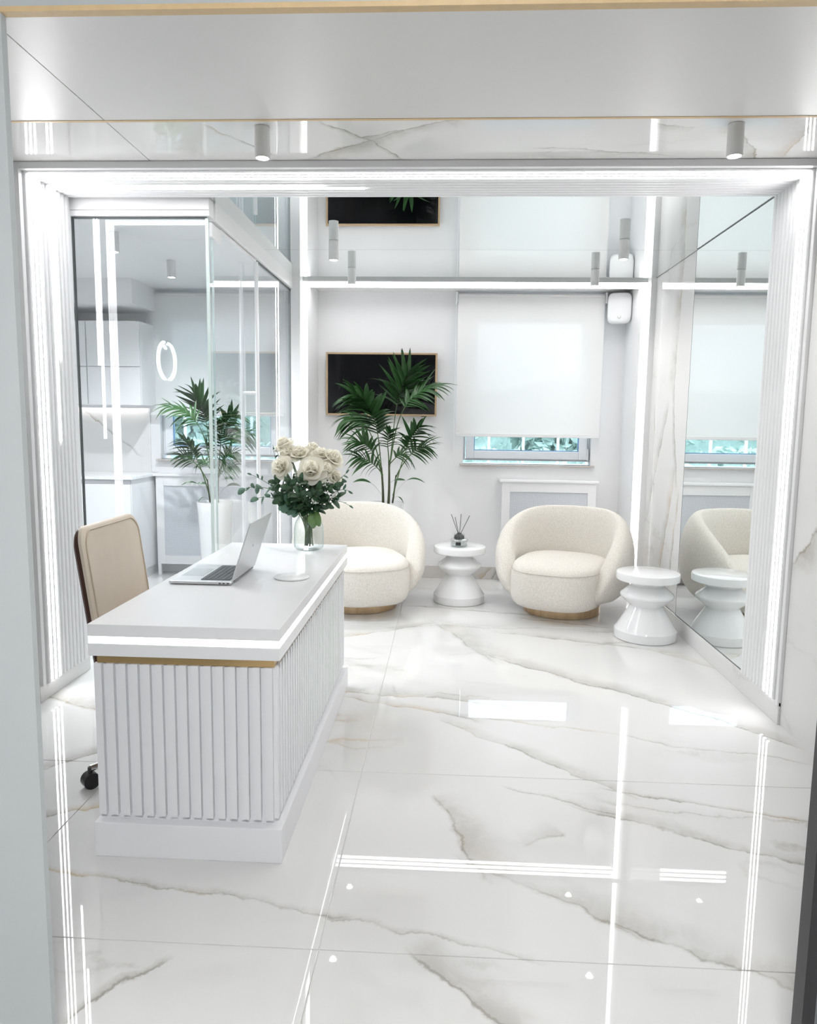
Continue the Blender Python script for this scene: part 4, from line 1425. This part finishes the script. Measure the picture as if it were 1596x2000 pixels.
for (pts, n, sz, me, lab) in EU:
    sprig('eucalyptus_sprig', [bq(*p) for p in pts], n, sz, me, lab, 'foliage', 'foliage sprigs in the vase')
DK = [([(580, 965, -0.05), (560, 950, -0.08), (545, 945, -0.09)], 'left'), ([(600, 960, -0.08), (600, 955, -0.12), (598, 940, -0.13)], 'middle'), ([(625, 965, -0.06), (645, 952, -0.09), (662, 948, -0.10)], 'right'),
      ([(610, 978, -0.07), (630, 975, -0.11), (650, 985, -0.12)], 'lower right'), ([(590, 978, -0.07), (575, 970, -0.11), (558, 975, -0.12)], 'lower left'), ([(605, 955, 0.02), (630, 940, 0.04), (660, 945, 0.05)], 'rear right'),
      ([(600, 955, 0.02), (575, 940, 0.04), (545, 942, 0.05)], 'rear left'), ([(612, 960, -0.02), (612, 945, -0.06), (615, 935, -0.07)], 'upper middle'),
      ([(585, 985, -0.06), (565, 985, -0.09), (548, 960, -0.10)], 'left front'), ([(620, 985, -0.06), (640, 985, -0.09), (668, 970, -0.09)], 'right front'),
      ([(602, 990, -0.08), (600, 975, -0.13), (596, 962, -0.15)], 'centre front'), ([(615, 985, -0.08), (622, 965, -0.13), (630, 955, -0.14)], 'front right of the middle'),
      ([(592, 985, -0.08), (582, 960, -0.13), (575, 945, -0.14)], 'front left of the middle'), ([(605, 970, 0.03), (605, 950, 0.06), (605, 935, 0.08)], 'back')]
for (pts, wh) in DK:
    sprig('leafy_sprig', [bq(*p) for p in pts], 18, 0.048, LEAF_D, 'dark green leafy sprig at the %s of the bouquet' % wh, 'foliage', 'foliage sprigs in the vase', 0.42, 0.9)
# two fresh green leaves hanging over the vase
hg = thing('hanging_leaf', 'fresh green leaf hanging over the vase rim', 'leaf', tuple(bq(613, 1003, -0.05)))
for (dx, L, az) in ((0.0, 0.085, 0.3), (0.022, 0.075, -0.25)):
    lf_ = link('leaf', LEAF_G, None, hg)
    d = Vector((0.12 + dx, -0.10, -1)).normalized()
    upv = Vector((az, -1, 0))
    upv = (upv - d * upv.dot(d)).normalized()
    lf_.matrix_local = Matrix.Translation((dx, 0, 0.004)) @ Matrix((d * L, upv.cross(d) * L, upv * L)).transposed().to_4x4()
# filler blossoms
BL = bpy.data.meshes.new('blossom')
bm = bmesh.new()
bmesh.ops.create_icosphere(bm, subdivisions=1, radius=1.0)
for v in bm.verts:
    v.co *= random.uniform(0.75, 1.2)
bm.to_mesh(BL)
bm.free()
BL.materials.append(M['blossom'])
FILL = [((624, 978, -0.13), 0.020, 20, 'white filler blossom cluster at the lower front of the bouquet'), ((538, 885, 0.0), 0.014, 10, 'white filler blossom cluster at the upper left of the bouquet'),
        ((660, 968, -0.06), 0.018, 14, 'white filler blossom cluster at the right of the bouquet'), ((640, 945, -0.09), 0.018, 14, 'white filler blossom cluster below the right roses'),
        ((590, 928, -0.08), 0.022, 14, 'white filler blossom cluster between the front roses'), ((542, 950, -0.08), 0.012, 8, 'white filler blossom cluster at the left of the bouquet')]
for (c, rad, n, lab) in FILL:
    p = bq(*c)
    t = thing('filler_flower', lab, 'flower', tuple(p), group='white filler flowers in the vase')
    foot = Vector((VX, VY, BZ)) - p
    part('stem', MB().tube(bezier([tuple(foot), tuple(foot * 0.4 + Vector((0, 0, -0.01))), (0, 0, 0)], 8), 0.0014, 5), M['stem'], t, world=False)
    for k in range(n):
        v = Vector((random.gauss(0, 1), random.gauss(0, 1) * 0.7, random.gauss(0, 1))).normalized() * rad * random.uniform(0.4, 1.05)
        b_ = link('blossom', BL, None, t)
        b_.location = v
        s_ = random.uniform(0.0035, 0.006)
        b_.scale = (s_, s_, s_)

# ------------------------------------------------------------------ garden outside the windows
gd = link('yard', bx(-12, 14, 6.9, 30, -0.75, -0.7).mesh('yard'), M['grass'])  # unseen ground, greyed so no green bounces onto the blinds
tag(gd, 'pale yard ground outside the windows, greyed for neutral bounce light', 'yard', kind='structure')
rs = random.Random(3)


def hedge(x0, x1, y, z0, z1, n, label):
    mb = MB()
    for _ in range(n):
        x, z = rs.uniform(x0, x1), z0 + (z1 - z0) * rs.random() ** 0.8
        yy = y + rs.uniform(-0.35, 0.35)
        s = rs.uniform(0.05, 0.11)
        d = Vector((rs.gauss(0, 1), rs.gauss(0, 1), rs.gauss(0, 1))).normalized()
        e = d.orthogonal().normalized()
        b = len(mb.v)
        c = Vector((x, yy, z))
        mb.v += [tuple(c - d * s), tuple(c + e * s * 0.5), tuple(c + d * s), tuple(c - e * s * 0.5)]
        mb.f.append((b, b + 1, b + 2, b + 3))
    mb.box(x0, x1, y - 0.2, y + 0.2, z0, z1 - 0.08)
    o = link('hedge', mb.mesh('hedge'), M['hedge'])
    return tag(o, label, 'hedge', 'garden hedges')


hedge(-9.0, -1.4, 12.6, -0.7, 1.05, 5200, 'green hedge outside the kitchen window')
hedge(-1.3, 9.0, 12.6, -0.7, 0.98, 5200, 'green hedge outside the seating niche window')
fn = thing('garden_fence', 'pale metal garden fence in front of the hedge', 'fence', (0, 11.8, -0.7))
part('rail', bx(-9, 9, 11.79, 11.81, 1.60, 1.63), M['fence'], fn)
part('rail', bx(-9, 9, 11.79, 11.81, -0.3, -0.27), M['fence'], fn)
pk = bx(-0.02, 0.02, -0.02, 0.02, 0.0, 2.4).mesh('picket')
for k in range(28):
    p_ = link('picket', pk, M['fence'], fn)
    p_.location = (-7 + 0.55 * k, 0, 0)


def tree(x, y, h, r, label):
    t = thing('garden_tree', label, 'tree', (x, y, -0.7), group='trees in the garden')
    part('trunk', MB().tube([(0, 0, 0), (0.05, 0, h * 0.5), (0.0, 0, h * 0.75)], [0.14, 0.11, 0.08], 10), M['bark'], t, world=False, smooth=60)
    mb = MB()
    for _ in range(2200):
        v = Vector((rs.gauss(0, 1), rs.gauss(0, 1), rs.gauss(0, 1))).normalized() * r * rs.uniform(0.35, 1.0)
        c = Vector((v.x, v.y, h * 0.72 + v.z * 0.8))
        s = rs.uniform(0.10, 0.2)
        d = Vector((rs.gauss(0, 1), rs.gauss(0, 1), rs.gauss(0, 1))).normalized()
        e = d.orthogonal().normalized()
        b = len(mb.v)
        mb.v += [tuple(c - d * s), tuple(c + e * s * 0.5), tuple(c + d * s), tuple(c - e * s * 0.5)]
        mb.f.append((b, b + 1, b + 2, b + 3))
    part('crown', mb, M['hedge'], t, world=False)


hedge(-12.0, 13.0, 17.5, -0.7, 2.25, 9000, 'tall shrub row at the far end of the yard')
tree(-5.2, 15.5, 3.4, 1.3, 'leafy tree beyond the hedge outside the kitchen window')
tree(2.3, 15.2, 3.0, 1.1, 'leafy tree beyond the hedge outside the seating niche window')
